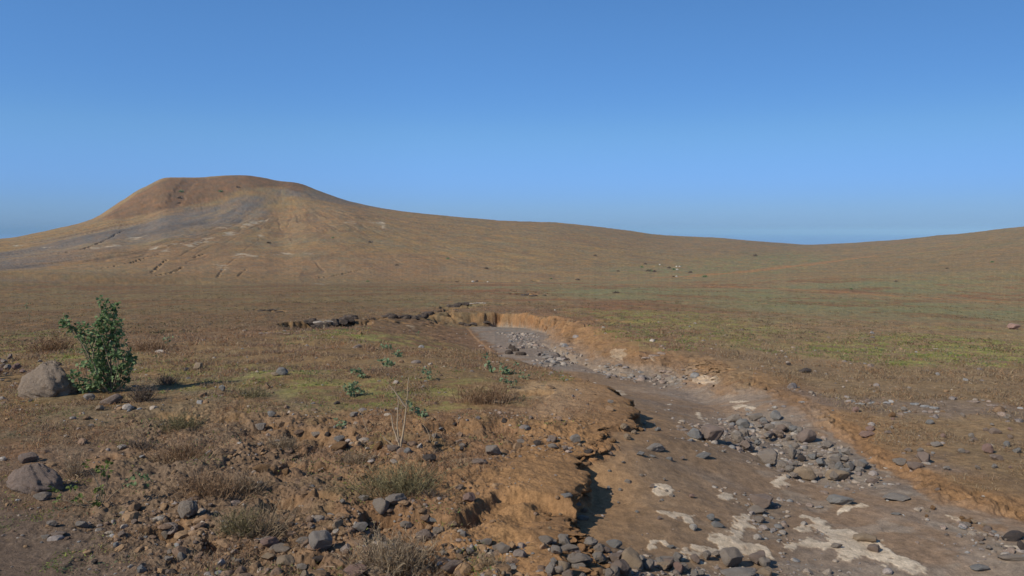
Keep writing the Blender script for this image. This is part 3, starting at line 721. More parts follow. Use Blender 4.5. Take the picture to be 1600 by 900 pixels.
# the air: a closed box of thin haze round everything
hz = bpy.data.materials.new('haze_air'); hz.use_nodes = True; hn_ = hz.node_tree
hn_.nodes.remove(hn_.nodes['Principled BSDF'])
pv = hn_.nodes.new('ShaderNodeVolumePrincipled'); pv.inputs['Color'].default_value = (.47, .77, 1.0, 1); pv.inputs['Density'].default_value = 0.55e-4; pv.inputs['Anisotropy'].default_value = -0.22
hn_.links.new(pv.outputs[0], hn_.nodes['Material Output'].inputs['Volume'])
bx = 40000.0; z0, z1 = -170.0, 85.0
V = np.array([(sx * bx, sy * bx, z) for z in (z0, z1) for sx, sy in ((-1, -1), (1, -1), (1, 1), (-1, 1))])
F = np.array([(0, 3, 2, 1), (4, 5, 6, 7), (0, 1, 5, 4), (1, 2, 6, 5), (2, 3, 7, 6), (3, 0, 4, 7)])
tag(mesh_np('haze', V, F, hz), 'thin bluish haze in the air', None, None, 'stuff')

# ================================================================== THINGS
import bmesh
def frame_at(u, v):
    P = on_ground([u], [v])[0]
    d = math.sqrt(P[0] ** 2 + P[1] ** 2 + (P[2] - CAMZ) ** 2)
    return Vector(P), d, P[1] / FPX      # metres per pixel there

# ------------------------------------------------------------------ stones
def stone_mesh(name, seed, cuts, lo, hi, sub=4, rough=.03):
    rg = np.random.default_rng(seed)
    bm = bmesh.new(); bmesh.ops.create_icosphere(bm, subdivisions=sub, radius=1.0)
    V = np.array([v.co[:] for v in bm.verts])
    V *= (1 + .10 * perlin(V[:, 0] * 1.3 + V[:, 2], V[:, 1] * 1.3 - V[:, 2] * .7, seed))[:, None]
    for k in range(cuts):
        n = rg.normal(size=3); n /= np.linalg.norm(n); d = rg.uniform(lo, hi)
        if k == 0: n = np.array([.15, -.1, 1.0]) / 1.016; d = hi
        t = V @ n - d
        V -= np.where(t > 0, t, 0)[:, None] * n[None, :] * .97
    V /= np.abs(V).max(0)[None, :]
    nn = V / np.linalg.norm(V, axis=1)[:, None]
    V += nn * (1.5 * rough * (perlin(V[:, 0] * 3 + V[:, 2] * 2, V[:, 1] * 3 - V[:, 2] * 2, seed + 1) + .6 * perlin(V[:, 0] * 8 + V[:, 2] * 5, V[:, 1] * 8 + V[:, 2] * 6, seed + 2) + .4 * perlin(V[:, 0] * 18 + V[:, 2] * 11, V[:, 1] * 18 + V[:, 2] * 13, seed + 3)))[:, None]
    for v, c in zip(bm.verts, V): v.co = c
    me = bpy.data.meshes.new(name); 
    for f in bm.faces: f.smooth = True
    bm.to_mesh(me); bm.free()
    me.materials.append(None)
    return me
ANG = [stone_mesh('stone', 200 + k, 12, .5, .8, rough=.045) for k in range(8)]
RND = [stone_mesh('stone', 230 + k, 15, .55, .86, rough=.045) for k in range(6)]
TRI = [stone_mesh('stone', 250 + k, 7, .42, .62) for k in range(3)]
KNB = [stone_mesh('stone', 260 + k, 6, .6, .9, rough=.11) for k in range(3)]
def dome_mesh(seed, peak):
    me = stone_mesh('boulder', seed, 12, .74, .94, sub=5, rough=.075); n = len(me.vertices); V = np.zeros(n * 3); me.vertices.foreach_get('co', V); V = V.reshape(-1, 3)
    zz = (V[:, 2] + 1) / 2; V[:, :2] *= (1.0 - .42 * zz ** 2.2)[:, None]; V[:, 0] += -.12 * zz; V[:, 2] += peak * np.exp(-((V[:, 0]) / .3) ** 2) * (zz > .6) * .12
    V[:, 2] = np.maximum(V[:, 2], -.75) ; V[:, 2] = (V[:, 2] + .75) / 1.75 * 2 - 1
    me.vertices.foreach_set('co', V.ravel()); me.update(); return me
DOM = [dome_mesh(281, 1), dome_mesh(283, .5)]
SH = {'d': DOM, 'a': ANG, 'r': RND, 't': TRI, 'k': KNB}

def stone(P, w, d, h, az, col, shape, k, name='stone', label=None, cat='stone', group=None, tilt=.12, sink=.3):
    me = SH[shape][k % len(SH[shape])]
    o = bpy.data.objects.new(name, me); COL.objects.link(o)
    o.material_slots[0].link = 'OBJECT'; o.material_slots[0].material = RM[col]
    o.scale = (w / 2, d / 2, h / 2 / (1 - sink / 2) * 1.0)
    o.location = (P[0], P[1], P[2] + h / 2 * (1 - sink))
    rr = random.Random(k * 7 + 1)
    o.rotation_euler = (rr.uniform(-tilt, tilt), rr.uniform(-tilt, tilt), -az + rr.choice((0, math.pi)) + rr.uniform(-.3, .3))
    return tag(o, label, cat, group)

# (u, v of the foot, width px, height px, colour, shape, label) ; labels given as 'group:...' are shared by look-alikes
S = [
 (77,620,94,56,'brown','d','large brown domed boulder standing left of the leafy green shrub'),
 (54,770,88,46,'mauve','d','broad grey brown boulder with creased top at the left edge'),
 (42,724,26,20,'mauve','t','small upright brown rock standing behind the creased grey boulder'),
 (65,783,26,15,'grey','a','grey stone at the front foot of the creased boulder'),
 (138,627,20,13,'pale','r','rounded pale stone between the large domed boulder and the green shrub'),
 (172,632,34,17,'mauve','a','flat brown slab lying at the foot of the green shrub'),
 (155,642,15,10,'tan','a','small brown stone in front of the slab at the shrub foot'),
 (439,587,20,14,'blue','r','round blue grey stone alone in the grass right of the shrub'),
 (430,588,14,9,'tan','a','small tan stone leaning on the round blue grey stone'),
 (308,578,14,16,'tan','t','small pale brown upright stone in grass beyond the shrub shadow'),
 (347,612,12,11,'blue','t','small pointed blue stone in the short grass right of the shrub'),
 (408,740,28,14,'ochre','a','flat orange slab at the edge of a dark hollow in the broken soil'),
 (446,744,13,13,'ochre','r','rounded ochre lump right of the dark hollow'),
 (302,779,26,10,'ochre','r','low orange brown stone in front of the dry grass on the left'),
 (80,824,16,12,'grey','r','small grey stone on the dirt below the creased boulder'),
 (128,826,20,14,'pale','t','pale wedge shaped stone on the dirt shoulder'),
 (88,839,28,8,'mauve','a','long low brown stone on the dirt shoulder'),
 (70,842,14,8,'pale','a','small pale stone beside the long low brown stone'),
 (292,815,30,30,'grey','k','knobby grey brown rock casting a deep black shadow'),
 (282,877,13,15,'pale','r','egg shaped greenish grey stone near the bottom, left of the thorny tuft'),
 (262,879,14,11,'pale','r','rounded pale stone touching the egg shaped greenish one'),
 (221,896,14,13,'blue','r','blue grey cobble at the bottom edge of the dirt shoulder'),
 (204,887,10,6,'white','a','small whitish stone near the bottom of the dirt shoulder'),
 (147,881,10,8,'dark','r','small dark pebble alone on the brown shoulder'),
 (181,856,10,11,'blue','a','small blue grey stone standing above the dirt shoulder'),
 (257,843,12,17,'grey','t','narrow grey stone standing below the knobby rock'),
 (500,863,36,38,'pale','t','large pale grey angular rock, tallest at the bottom left'),
 (472,851,20,12,'grey','a','grey stone touching the left side of the large pale angular rock'),
 (420,857,28,16,'pink','a','pinkish stone at the left end of the bottom rock group'),
 (437,864,36,12,'grey','a','long grey slab between the pinkish stone and the tan block'),
 (443,884,32,22,'tan','a','squarish tan block below the long grey slab'),
 (418,877,22,13,'tan','a','low tan stone left of the squarish tan block'),
 (472,892,20,13,'grey','a','grey stone right of the squarish tan block'),
 (496,881,18,15,'dark','a','dark stone in the shadow of the large pale angular rock'),
 (501,900,17,12,'blue','r','smooth greenish grey cobble at the bottom edge'),
 (555,902,38,24,'pink','a','big tan pink stone cut by the bottom edge'),
 (588,904,34,20,'tan','r','low tan stone right of the big pink one at the bottom edge'),
 (476,905,14,14,'tan','r','small rounded tan stone at the bottom edge'),
 (708,898,42,18,'mauve','a','long mauve stone on the bottom edge right of the dry bush'),
 (745,856,7,5,'white','r','tiny white pebble in the grey rubble above the bottom edge'),
 (785,867,26,20,'grey','a','angular grey rock at the lip of the lowest hollow'),
 (760,852,22,12,'grey','a','grey rubble stone left of the angular rock at the lip'),
 (664,849,30,20,'mauve','a','mauve grey rock under the ochre soil step'),
 (594,808,29,25,'grey','t','pointed grey stone leaning left of the ochre soil step'),
 (618,791,34,17,'grey','a','flat topped grey slab at the left end of the ochre step'),
 (675,821,30,8,'blue','a','thin blue grey slab lying below the ochre step'),
 (732,787,22,17,'pink','a','orange pink block perched on the end of the ochre step'),
 (718,766,15,10,'mauve','r','small brown rock on the bare soil above the ochre step'),
 (567,783,20,12,'pale','a','pale grey flat stone above the pointed grey stone'),
 (535,787,9,8,'pale','r','small round pale stone on ochre soil'),
 (527,827,18,18,'tan','t','brown leaning stone on the ochre slope'),
 (562,831,26,17,'pale','a','pale lilac grey rock below the pointed grey stone'),
 (634,829,20,14,'grey','a','dull grey rock half buried below the flat topped slab'),
 (590,704,16,16,'ochre','a','orange block left of the dead stalks'),
 (613,707,24,12,'mauve','r','dark tan stone at the foot of the dead stalks'),
 (637,709,13,10,'blue','r','small dark blue stone right of the dead stalks'),
 (672,721,24,14,'dark','a','dark grey rock in front of the dead stalks'),
 (771,712,25,23,'grey','t','grey pyramid shaped stone alone on the bare soil'),
 (750,725,26,9,'mauve','k','crumbly brown rock left of the pyramid stone'),
 (530,705,28,14,'ochre','r','rounded ochre brown rock among dry grass'),
 (530,691,18,11,'blue','a','blue grey stone behind the rounded ochre rock'),
 (495,685,22,9,'grey','a','low grey slab left of the blue grey stone'),
 (553,652,14,10,'grey','r','round brownish grey stone in the green patch'),
 (526,632,10,6,'dark','r','small dark brown stone at the far side of the broken soil'),
 (423,652,16,12,'blue','a','small blue grey stone on the left rim of the broken soil'),
 (407,673,17,15,'pale','a','pale blue grey stone lower on the left rim of the broken soil'),
 (711,667,10,10,'dark','t','small dark stone beside the black hollow above the bare soil'),
 (788,662,10,9,'dark','r','small dark stone on the right of the grassy edge'),
 (742,626,12,5,'grey','a','thin grey stone in the rusty dry tuft'),
 (777,630,22,6,'tan','a','flat tan rock right below the rusty dry tuft'),
 (900,691,19,15,'pale','a','pale grey slab lodged in the bank crack between the two ledges'),
 (920,711,16,10,'dark','r','dark rock on the stream edge under the crack'),
 (839,696,15,11,'dark','a','dark stone, left one of the row leading to the bank crack'),
 (863,691,15,11,'mauve','t','brown upright stone in the middle of the row leading to the bank crack'),
 (864,701,17,8,'grey','a','flat grey stone in the row leading to the bank crack'),
 (884,706,9,12,'mauve','t','small narrow stone at the right end of the row leading to the bank crack'),
 (823,674,11,8,'blue','r','blue grey pebble on the orange soil above the row of stones'),
 (815,692,15,6,'grey','a','low grey stone left of the dark stone in the row'),
 (1024,706,32,15,'pale','a','pale lilac slab resting on the wet looking silt'),
 (1001,713,13,9,'blue','a','blue stone at the left foot of the pale lilac slab'),
 (1019,714,13,4,'blue','a','thin blue stone under the pale lilac slab'),
 (1028,674,10,7,'blue','r','lone bluish pebble beyond the pale lilac slab'),
 (1047,720,13,6,'blue','r','small bluish stone right of the pale lilac slab'),
 (1066,719,9,7,'mauve','r','small mauve pebble in the middle of the silt'),
 (1099,717,28,8,'blue','a','flat blue slab almost buried in silt below the cobble pile'),
 (1086,686,23,18,'blue','r','smooth blue grey boulder at the left tip of the cobble pile'),
 (1113,692,38,32,'mauve','r','large mauve brown boulder at the left tip of the cobble pile'),
 (1147,661,24,15,'grey','r','dark grey boulder at the top left of the cobble pile'),
 (1160,671,24,18,'blue','r','blue grey boulder just below the top left of the cobble pile'),
 (1180,658,24,16,'grey','a','grey stone at the top of the cobble pile'),
 (1203,729,38,29,'grey','r','biggest grey boulder in the middle of the cobble pile'),
 (1203,674,18,13,'grey','a','grey stone in the upper part of the pile by the orange bank'),
 (1225,668,26,10,'pale','a','flat pale stone in the upper part of the cobble pile'),
 (1261,693,29,24,'mauve','r','round mauve boulder on the right side of the cobble pile'),
 (1239,718,15,19,'grey','r','upright oval stone right of the biggest grey boulder'),
 (1253,722,14,13,'dark','r','round dark cobble in the middle of the pile'),
 (1270,719,15,10,'blue','r','bright blue grey cobble next to the round dark one'),
 (1258,750,37,23,'tan','r','broad greenish tan boulder at the lower edge of the pile'),
 (1309,752,35,21,'tan','r','second broad tan grey boulder at the lower right of the pile'),
 (1299,730,16,7,'pale','a','pale bluish flat stone left of the orange bank'),
 (1313,730,11,9,'pale','r','small pale cobble beside the pale bluish flat stone'),
 (1342,732,30,14,'blue','a','blue grey slab leaning toward the orange bank'),
 (1323,712,15,15,'pale','t','pale upright stone against the orange bank'),
 (1292,703,17,15,'grey','a','grey block right of the round mauve boulder'),
 (1233,733,22,12,'grey','r','grey cobble under the upright oval stone'),
 (1191,795,38,27,'mauve','a','mauve rock of the small heap in mid stream'),
 (1182,803,30,15,'grey','a','flat grey rock in front of the small mid stream heap'),
 (1186,817,20,12,'grey','a','grey stone at the lower end of the small mid stream heap'),
 (1112,815,15,12,'blue','r','blue pebble left of the small mid stream heap'),
 (1121,824,20,9,'blue','a','flat blue stone below the blue pebble'),
 (1314,790,40,17,'blue','r','flat oval blue grey stone with a white ring'),
 (1402,783,42,11,'pale','a','long pale slab along the foot of the orange bank'),
 (1362,756,22,11,'mauve','a','brown stone at the lower right end of the cobble pile'),
 (1407,730,22,14,'pale','a','pale rounded rock on the lip of the orange bank'),
 (1429,733,28,15,'mauve','r','mauve grey rock next to the pale one on the bank lip'),
 (1444,724,19,19,'mauve','t','dark mauve upright rock on the right bank'),
 (1356,684,23,10,'pink','a','reddish brown stone alone on the grassy right bank'),
 (1394,652,11,9,'ochre','r','small orange stone on the grassy right bank'),
 (1081,778,10,7,'pink','a','small pinkish stone above the mid stream crust'),
 (1465,698,20,9,'pale','a','pale grey stone on the right bank'),
 (1505,708,20,7,'mauve','a','low brown stone right of the pale grey one on the right bank'),
 (1545,709,16,17,'pink','r','pinkish round rock in a pair near the right edge'),
 (1558,720,20,11,'mauve','r','brown rock of the pair near the right edge'),
 (1556,678,18,10,'mauve','r','mauve rock near the right edge above the pair'),
 (1575,699,11,10,'blue','r','small blue grey stone near the right edge'),
 (1590,708,12,9,'blue','a','blue stone cut by the right edge of the photo'),
 (1387,678,12,6,'mauve','a','small mauve stone right of the reddish brown one'),
 (1454,663,14,8,'blue','r','blue grey stone further up the right bank'),
 (1585,515,18,11,'pink','r','pale pinkish boulder far up the right plain'),
 (1258,583,20,9,'dark','r','low dark mound on the mid plain above the stream'),
 (1232,571,8,5,'dark','r','small dark rock left of the low dark mound'),
 (853,850,24,16,'grey','a','grey stone at the top left of the bottom rubble'),
 (879,845,20,13,'pale','t','pale wedge next to the grey stone in the bottom rubble'),
 (885,779,20,9,'blue','a','blue slab in front of the shadowed ledge'),
 (898,791,20,8,'blue','a','second blue slab below the shadowed ledge'),
 (913,801,10,8,'mauve','r','small mauve stone below the two blue slabs'),
 (909,813,24,9,'pale','a','long pale stone below the small mauve one'),
 (861,900,18,24,'pale','r','egg shaped greenish stone in the bottom rubble'),
 (880,897,22,23,'tan','r','round tan cobble beside the egg shaped stone'),
 (960,856,26,16,'blue','a','blue grey stone with white vein in the bottom rubble'),
 (934,874,15,15,'tan','r','tan cobble in the middle of the bottom rubble'),
 (988,890,36,32,'tan','a','big brown angular rock in the bottom rubble'),
 (968,900,34,24,'mauve','a','mauve rock in front of the big brown angular one'),
 (1014,892,20,19,'grey','r','grey cobble right of the big brown angular rock'),
 (1046,882,42,15,'grey','a','wide grey slab in the bottom rubble'),
 (1060,897,16,19,'pink','t','pinkish wedge below the wide grey slab'),
 (1144,888,36,36,'grey','t','grey triangular slab standing upright at the bottom'),
 (1155,907,58,17,'pale','a','large flat pale slab at the foot of the upright triangular one'),
 (1084,830,14,11,'white','r','bright white stone in mid stream'),
 (1048,857,14,5,'blue','a','thin bluish stone above the bottom rubble'),
 (890,864,38,13,'grey','a','long grey stone on top of the bottom rubble'),
 (905,886,38,16,'grey','a','grey slab in the left part of the bottom rubble'),
 (1308,857,18,9,'grey','r','grey stone lying on the large pale crust'),
 (1352,847,36,15,'tan','r','tan brown boulder at the edge of the large pale crust'),
 (1368,863,24,12,'mauve','r','mauve stone in front of the tan brown boulder on the crust'),
 (1400,805,15,4,'blue','a','thin blue slab on the sandy foot of the right bank'),
 (1586,846,38,15,'dark','a','dark slab at the right edge by the foot of the bank'),
 (1598,862,14,18,'dark','a','dark rock under the dark slab at the right edge'),
 (1585,877,44,10,'grey','a','long flat grey slab in the silt at the lower right'),
 (1532,893,28,9,'blue','r','bluish flat stone in the silt near the lower right corner'),
 (1510,823,18,9,'grey','a','grey stone at the foot of the bank, lower right'),
 (1465,767,10,5,'mauve','r','small brown stone on the orange slope of the right bank'),
 (1211,639,9,5,'white','r','small white stone above the pile by the orange bank'),
 (954,630,10,6,'pale','a','pale stone at the tip of the upper ledge'),
]
vecs = on_ground([q[0] for q in S], [q[1] for q in S])
for k, ((u, v, w, h, col, sh, lab), P) in enumerate(zip(S, vecs)):
    d = math.sqrt(P[0] ** 2 + P[1] ** 2 + (P[2] - CAMZ) ** 2); mp = P[1] / FPX
    az = math.atan2(P[0], P[1]) * .5; W_ = w * mp; H_ = h * mp
    dep = max(W_ * .62, min(H_, W_)); dep = min(dep, W_)
    back = dep * .35; Q = (P[0] + math.sin(az) * back, P[1] + math.cos(az) * back)
    Q = (Q[0], Q[1], min(P[2] + .03, float(ground(Q[0], Q[1]))) if w > 20 else P[2])
    big = w >= 30
    stone(Q, W_ * 1.04, dep, H_ * .95, az, col, sh, k, 'boulder' if w >= 36 else 'stone', lab, 'boulder' if w >= 36 else 'stone', tilt=.1, sink=.16 if h / w > .6 else .28)

# rock ledges along the far gullies, partly dark rock, partly painted gully shade: blocks joined into one outcrop each
def ledge(label, pts, w, h, col, seed, white=False):
    rg = random.Random(seed); G = on_ground([p[0] for p in pts], [p[1] for p in pts])
    for g in G:
        parts = []
        mp = g[1] / FPX
        for q in range(4):
            me = (ANG + KNB)[rg.randrange(11)]; n = len(me.vertices); V = np.zeros(n * 3); me.vertices.foreach_get('co', V); V = V.reshape(-1, 3)
            F = np.zeros(len(me.polygons) * 3, int); me.polygons.foreach_get('vertices', F)
            a = rg.uniform(-.5, .5); V = V * [w * mp * .62 * rg.uniform(.6, 1.2), w * mp * .35, h * mp * .5 * rg.uniform(.6, 1.2)]
            V = np.column_stack([V[:, 0] * math.cos(a) - V[:, 1] * math.sin(a), V[:, 0] * math.sin(a) + V[:, 1] * math.cos(a), V[:, 2]])
            parts.append((V + [g[0] + rg.uniform(-.3, .3) * w * mp, g[1] + rg.uniform(-.2, .2) * w * mp, g[2] + h * mp * .12], F.reshape(-1, 3)))
        V, F = join(parts); c = V.mean(0); o = mesh_np('rock_ledge', V - c, F, RM[col], None, True); o.location = c
        tag(o, 'block of the ' + label, 'rock ledge', label)
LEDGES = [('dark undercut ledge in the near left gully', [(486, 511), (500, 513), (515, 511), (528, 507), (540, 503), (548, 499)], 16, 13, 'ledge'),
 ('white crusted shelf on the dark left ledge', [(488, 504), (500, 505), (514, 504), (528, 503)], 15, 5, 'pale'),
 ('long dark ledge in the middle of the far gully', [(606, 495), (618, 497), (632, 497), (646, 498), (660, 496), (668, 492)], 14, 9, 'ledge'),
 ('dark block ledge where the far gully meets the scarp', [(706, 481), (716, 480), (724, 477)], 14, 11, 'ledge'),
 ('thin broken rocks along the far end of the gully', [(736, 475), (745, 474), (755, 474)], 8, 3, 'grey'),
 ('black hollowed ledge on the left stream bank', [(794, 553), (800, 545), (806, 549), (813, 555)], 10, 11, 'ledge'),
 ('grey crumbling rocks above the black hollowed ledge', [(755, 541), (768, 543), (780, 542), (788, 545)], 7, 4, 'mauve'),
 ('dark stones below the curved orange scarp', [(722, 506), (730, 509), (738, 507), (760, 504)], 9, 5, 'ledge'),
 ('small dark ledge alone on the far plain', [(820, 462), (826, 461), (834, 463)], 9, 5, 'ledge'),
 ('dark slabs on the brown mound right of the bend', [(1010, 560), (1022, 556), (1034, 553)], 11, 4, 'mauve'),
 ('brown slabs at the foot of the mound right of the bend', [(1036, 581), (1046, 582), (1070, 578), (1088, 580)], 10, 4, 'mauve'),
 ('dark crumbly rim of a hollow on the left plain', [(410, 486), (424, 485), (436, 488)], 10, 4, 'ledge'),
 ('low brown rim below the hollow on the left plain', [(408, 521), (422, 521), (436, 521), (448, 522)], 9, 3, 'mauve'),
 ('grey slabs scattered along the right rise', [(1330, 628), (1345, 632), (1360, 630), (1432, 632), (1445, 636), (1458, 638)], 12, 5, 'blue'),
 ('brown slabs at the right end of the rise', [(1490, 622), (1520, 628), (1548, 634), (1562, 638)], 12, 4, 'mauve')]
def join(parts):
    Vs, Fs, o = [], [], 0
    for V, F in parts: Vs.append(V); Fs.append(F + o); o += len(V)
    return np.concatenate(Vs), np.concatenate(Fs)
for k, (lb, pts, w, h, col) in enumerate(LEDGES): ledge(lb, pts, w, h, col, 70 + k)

# clusters of look-alike stones
def cluster(poly, n, px, cols, shapes, lab, group, seed, stack=0.0, cat='cobble', name='cobble'):
    rg = random.Random(seed); P = np.array(poly, float); lo = P.min(0); hi = P.max(0); pts = []
    while len(pts) < n:
        u = rg.uniform(lo[0], hi[0]); v = rg.uniform(lo[1], hi[1])
        if poly_sd(np.array([u]), np.array([v]), P)[0] < 0: pts.append((u, v))
    G = on_ground([p[0] for p in pts], [p[1] for p in pts])
    for k, g in enumerate(G):
        mp = g[1] / FPX; w = rg.uniform(*px) * mp * (1 if rg.random() < .7 else 1.35)
        az = math.atan2(g[0], g[1]); h = w * rg.uniform(.5, .8)
        stone((g[0], g[1], g[2] + rg.random() * stack), w, w * rg.uniform(.7, 1), h, az + rg.uniform(0, 3), rg.choice(cols), rg.choice(shapes), seed + k, name, lab, cat, group, tilt=.3, sink=.25)
cluster([(1150, 655), (1215, 655), (1290, 695), (1345, 722), (1375, 755), (1330, 758), (1230, 748), (1180, 715), (1130, 690)], 60, (8, 18), ['grey', 'grey', 'blue', 'pale', 'mauve', 'grey'], 'aak', 'grey cobble packed in the pile beside the orange bank', 'cobbles in the mid stream pile', 1000, .05)
cluster([(845, 848), (1000, 862), (1180, 872), (1240, 905), (845, 905)], 44, (10, 22), ['grey', 'pale', 'tan', 'mauve', 'grey'], 'ar', 'grey stone packed in the rubble along the bottom edge', 'stones in the bottom rubble', 1100, .02)
cluster([(-10, 555), (30, 568), (45, 590), (30, 605), (-10, 600)], 16, (6, 12), ['mauve', 'pink', 'grey'], 'a', 'reddish rubble stone heaped left of the large domed boulder', 'rubble left of the large domed boulder', 1200, .12, 'stone', 'stone')
cluster([(190, 815), (330, 790), (420, 840), (400, 890), (230, 900), (180, 860)], 26, (6, 13), ['grey', 'mauve', 'tan', 'dark'], 'ar', 'small stone in the rubble below the knobby rock', 'rubble below the knobby rock', 1300, 0, 'stone', 'stone')
cluster([(640, 810), (800, 850), (820, 900), (720, 900), (600, 860)], 24, (7, 15), ['grey', 'mauve', 'pale', 'tan'], 'ar', 'grey stone in the rubble below the ochre step', 'rubble below the ochre step', 1400, 0, 'stone', 'stone')
cluster([(400, 665), (560, 680), (760, 680), (820, 710), (640, 760), (450, 770)], 22, (6, 12), ['grey', 'tan', 'ochre', 'dark', 'mauve'], 'ar', 'loose stone scattered over the broken ochre soil', 'stones on the broken soil', 1500, 0, 'stone', 'stone')
cluster([(1240, 625), (1600, 640), (1600, 735), (1480, 735), (1340, 690)], 28, (6, 12), ['grey', 'mauve', 'pale', 'pink'], 'ar', 'small stone scattered on the grassy right bank', 'stones on the right bank', 1600, 0, 'stone', 'stone')
cluster([(955, 690), (1060, 680), (1120, 730), (1180, 780), (1060, 830), (960, 800), (930, 750)], 18, (5, 10), ['blue', 'grey', 'mauve'], 'ra', 'small bluish stone half sunk in the stream silt', 'stones sunk in the silt', 1700, -.01, 'stone', 'stone')
cluster([(902, 700), (930, 672), (985, 668), (1000, 650), (1015, 662), (980, 690), (925, 705)], 12, (5, 12), ['ochre', 'ochre', 'tan'], 'ak', 'ochre earth block fallen below the upper ledge', 'earth blocks below the upper ledge', 1900, 0, 'earth block', 'earth_block')
cluster([(838, 800), (870, 800), (905, 765), (925, 775), (890, 815), (845, 840)], 12, (5, 11), ['ochre', 'ochre', 'tan'], 'ak', 'ochre earth block fallen below the lower ledge', 'earth blocks below the lower ledge', 1950, 0, 'earth block', 'earth_block')
cluster([(1400, 775), (1470, 800), (1560, 820), (1600, 840), (1560, 835), (1450, 812)], 10, (5, 12), ['ochre', 'tan', 'ochre'], 'ak', 'orange earth block at the foot of the right bank', 'earth blocks at the foot of the right bank', 1980, 0, 'earth block', 'earth_block')
cluster([(1500, 818), (1600, 840), (1600, 870), (1540, 862)], 14, (6, 12), ['grey', 'mauve'], 'ar', 'grey stone in the spill at the lower right bank foot', 'stones at the lower right bank foot', 1800, 0, 'stone', 'stone')

# ------------------------------------------------------------------ stuff: gravel and clods
def ico(sub):
    bm = bmesh.new(); bmesh.ops.create_icosphere(bm, subdivisions=sub, radius=1.0)
    V = np.array([v.co[:] for v in bm.verts]); F = np.array([[v.index for v in f.verts] for f in bm.faces]); bm.free(); return V, F
IV, IF = ico(2); JV, JF = ico(1)

def pebbles(name, label, XY, size, cols, seed, spec=None):
    rg = np.random.default_rng(seed); n = len(XY)
    z = ground(XY[:, 0], XY[:, 1])
    Vs, Fs, Cs = [], [], []; off = 0
    big = size > np.quantile(size, .75)
    for sel, (BV, BF) in ((big, (IV, IF)), (~big, (JV, JF))):
        idx = np.where(sel)[0]; m = len(idx)
        if not m: continue
        K = 10; var = []
        for k in range(K):
            V = BV.copy()
            for q in range(6):
                nn = rg.normal(size=3); nn /= np.linalg.norm(nn); t = V @ nn - rg.uniform(.45, .8); V -= np.where(t > 0, t, 0)[:, None] * nn
            var.append(V)
        var = np.array(var)
        S3 = size[idx][:, None] * np.stack([rg.uniform(.8, 1.3, m), rg.uniform(.7, 1.1, m), rg.uniform(.4, .8, m)], 1)
        V = var[rg.integers(0, K, m)] * S3[:, None, :]
        a = rg.uniform(0, 6.28, m); ca, sa = np.cos(a)[:, None], np.sin(a)[:, None]
        x = V[..., 0] * ca - V[..., 1] * sa; y = V[..., 0] * sa + V[..., 1] * ca
        V = np.stack([x + XY[idx, 0][:, None], y + XY[idx, 1][:, None], V[..., 2] + (z[idx] + S3[:, 2] * .12)[:, None]], -1)
        F = BF[None] + (np.arange(m) * len(BV))[:, None, None] + off
        cc = cols[idx] * rg.uniform(.8, 1.2, (m, 1))
        Vs.append(V.reshape(-1, 3)); Fs.append(F.reshape(-1, 3)); Cs.append(np.repeat(cc, len(BV), 0)); off += m * len(BV)
    o = mesh_np(name, np.concatenate(Vs), np.concatenate(Fs), GM['peb'], colors=np.concatenate(Cs))
    return tag(o, label, None, None, 'stuff')
GM = {'peb': ground_mat('pebble', .6)}

def scatter(n, r0, r1, seed, u0=-80, u1=1680, power=0.0):
    rg = np.random.default_rng(seed)
    r = np.exp(rg.uniform(math.log(r0), math.log(r1), n)) if power == 0 else (r0 ** power + rg.random(n) * (r1 ** power - r0 ** power)) ** (1 / power)
    a = rg.uniform(float(az_of(u0)), float(az_of(u1)), n)
    return np.stack([np.sin(a) * r, np.cos(a) * r], 1), rg

PAL = np.array([(.25, .21, .18), (.29, .25, .205), (.23, .215, .195), (.26, .195, .15), (.31, .25, .19), (.18, .145, .12)])
XY, rg = scatter(150000, 5.2, 46, 301)
gm = np.zeros(len(XY))
for P in GRAVEL: gm = np.maximum(gm, inpoly(XY[:, 0], XY[:, 1], P, .5, .3, 1.2, 7))
rr = np.hypot(XY[:, 0], XY[:, 1])
bedm = look(XY[:, 0], XY[:, 1], 'bank') < .3
keep = bedm & (rg.random(len(XY)) < np.maximum(gm * .36, .006) * (1 - look(XY[:, 0], XY[:, 1], 'crust')))
XY1 = XY[keep]; r1 = rr[keep]; sz = np.clip(rg.lognormal(math.log(.022), .55, len(XY1)), .008, .075) * np.clip(r1 / 11, .75, 2.4)
pebbles('gravel', 'grey gravel strewn over the dry stream bed', XY1, sz, PAL[rg.integers(0, 6, len(XY1))], 302)
XY, rg = scatter(95000, 5.2, 48, 303)
x, y = XY.T; dens = look(x, y, 'rough') * .7 + look(x, y, 'road') * .16 + .05 * (look(x, y, 'bank') > .9)
gr = np.zeros(len(XY))
for P in GRAVEL_R: gr = np.maximum(gr, inpoly(x, y, P, .5, .3, 1.2, 7))
dens = (dens + gr * .3 + .03) * np.clip(.25 + 2.2 * fbm(x * .8, y * .8, 3, 305), .1, 2)
GL = W([(170, 800), (330, 780), (460, 830), (640, 805), (840, 850), (850, 1000), (200, 1000)]); gl = inpoly(x, y, GL, .4, .3, 1.2, 8); dens = dens + .55 * gl * np.clip(.5 + 1.5 * fbm(x * 1.5, y * 1.5, 3, 306), 0, 1)
keep = (rg.random(len(XY)) < dens) & (look(x, y, 'bank') > .5)
XY2 = XY[keep]; r2 = np.hypot(*XY2.T); sz = np.clip(rg.lognormal(math.log(.0135), .65, len(XY2)), .005, .07) * np.clip(r2 / 9, .8, 2.2)
sz = sz * (1 + .45 * gl[keep]); isro = rg.random(len(XY2)) < .45 + .35 * look(XY2[:, 0], XY2[:, 1], 'rough')
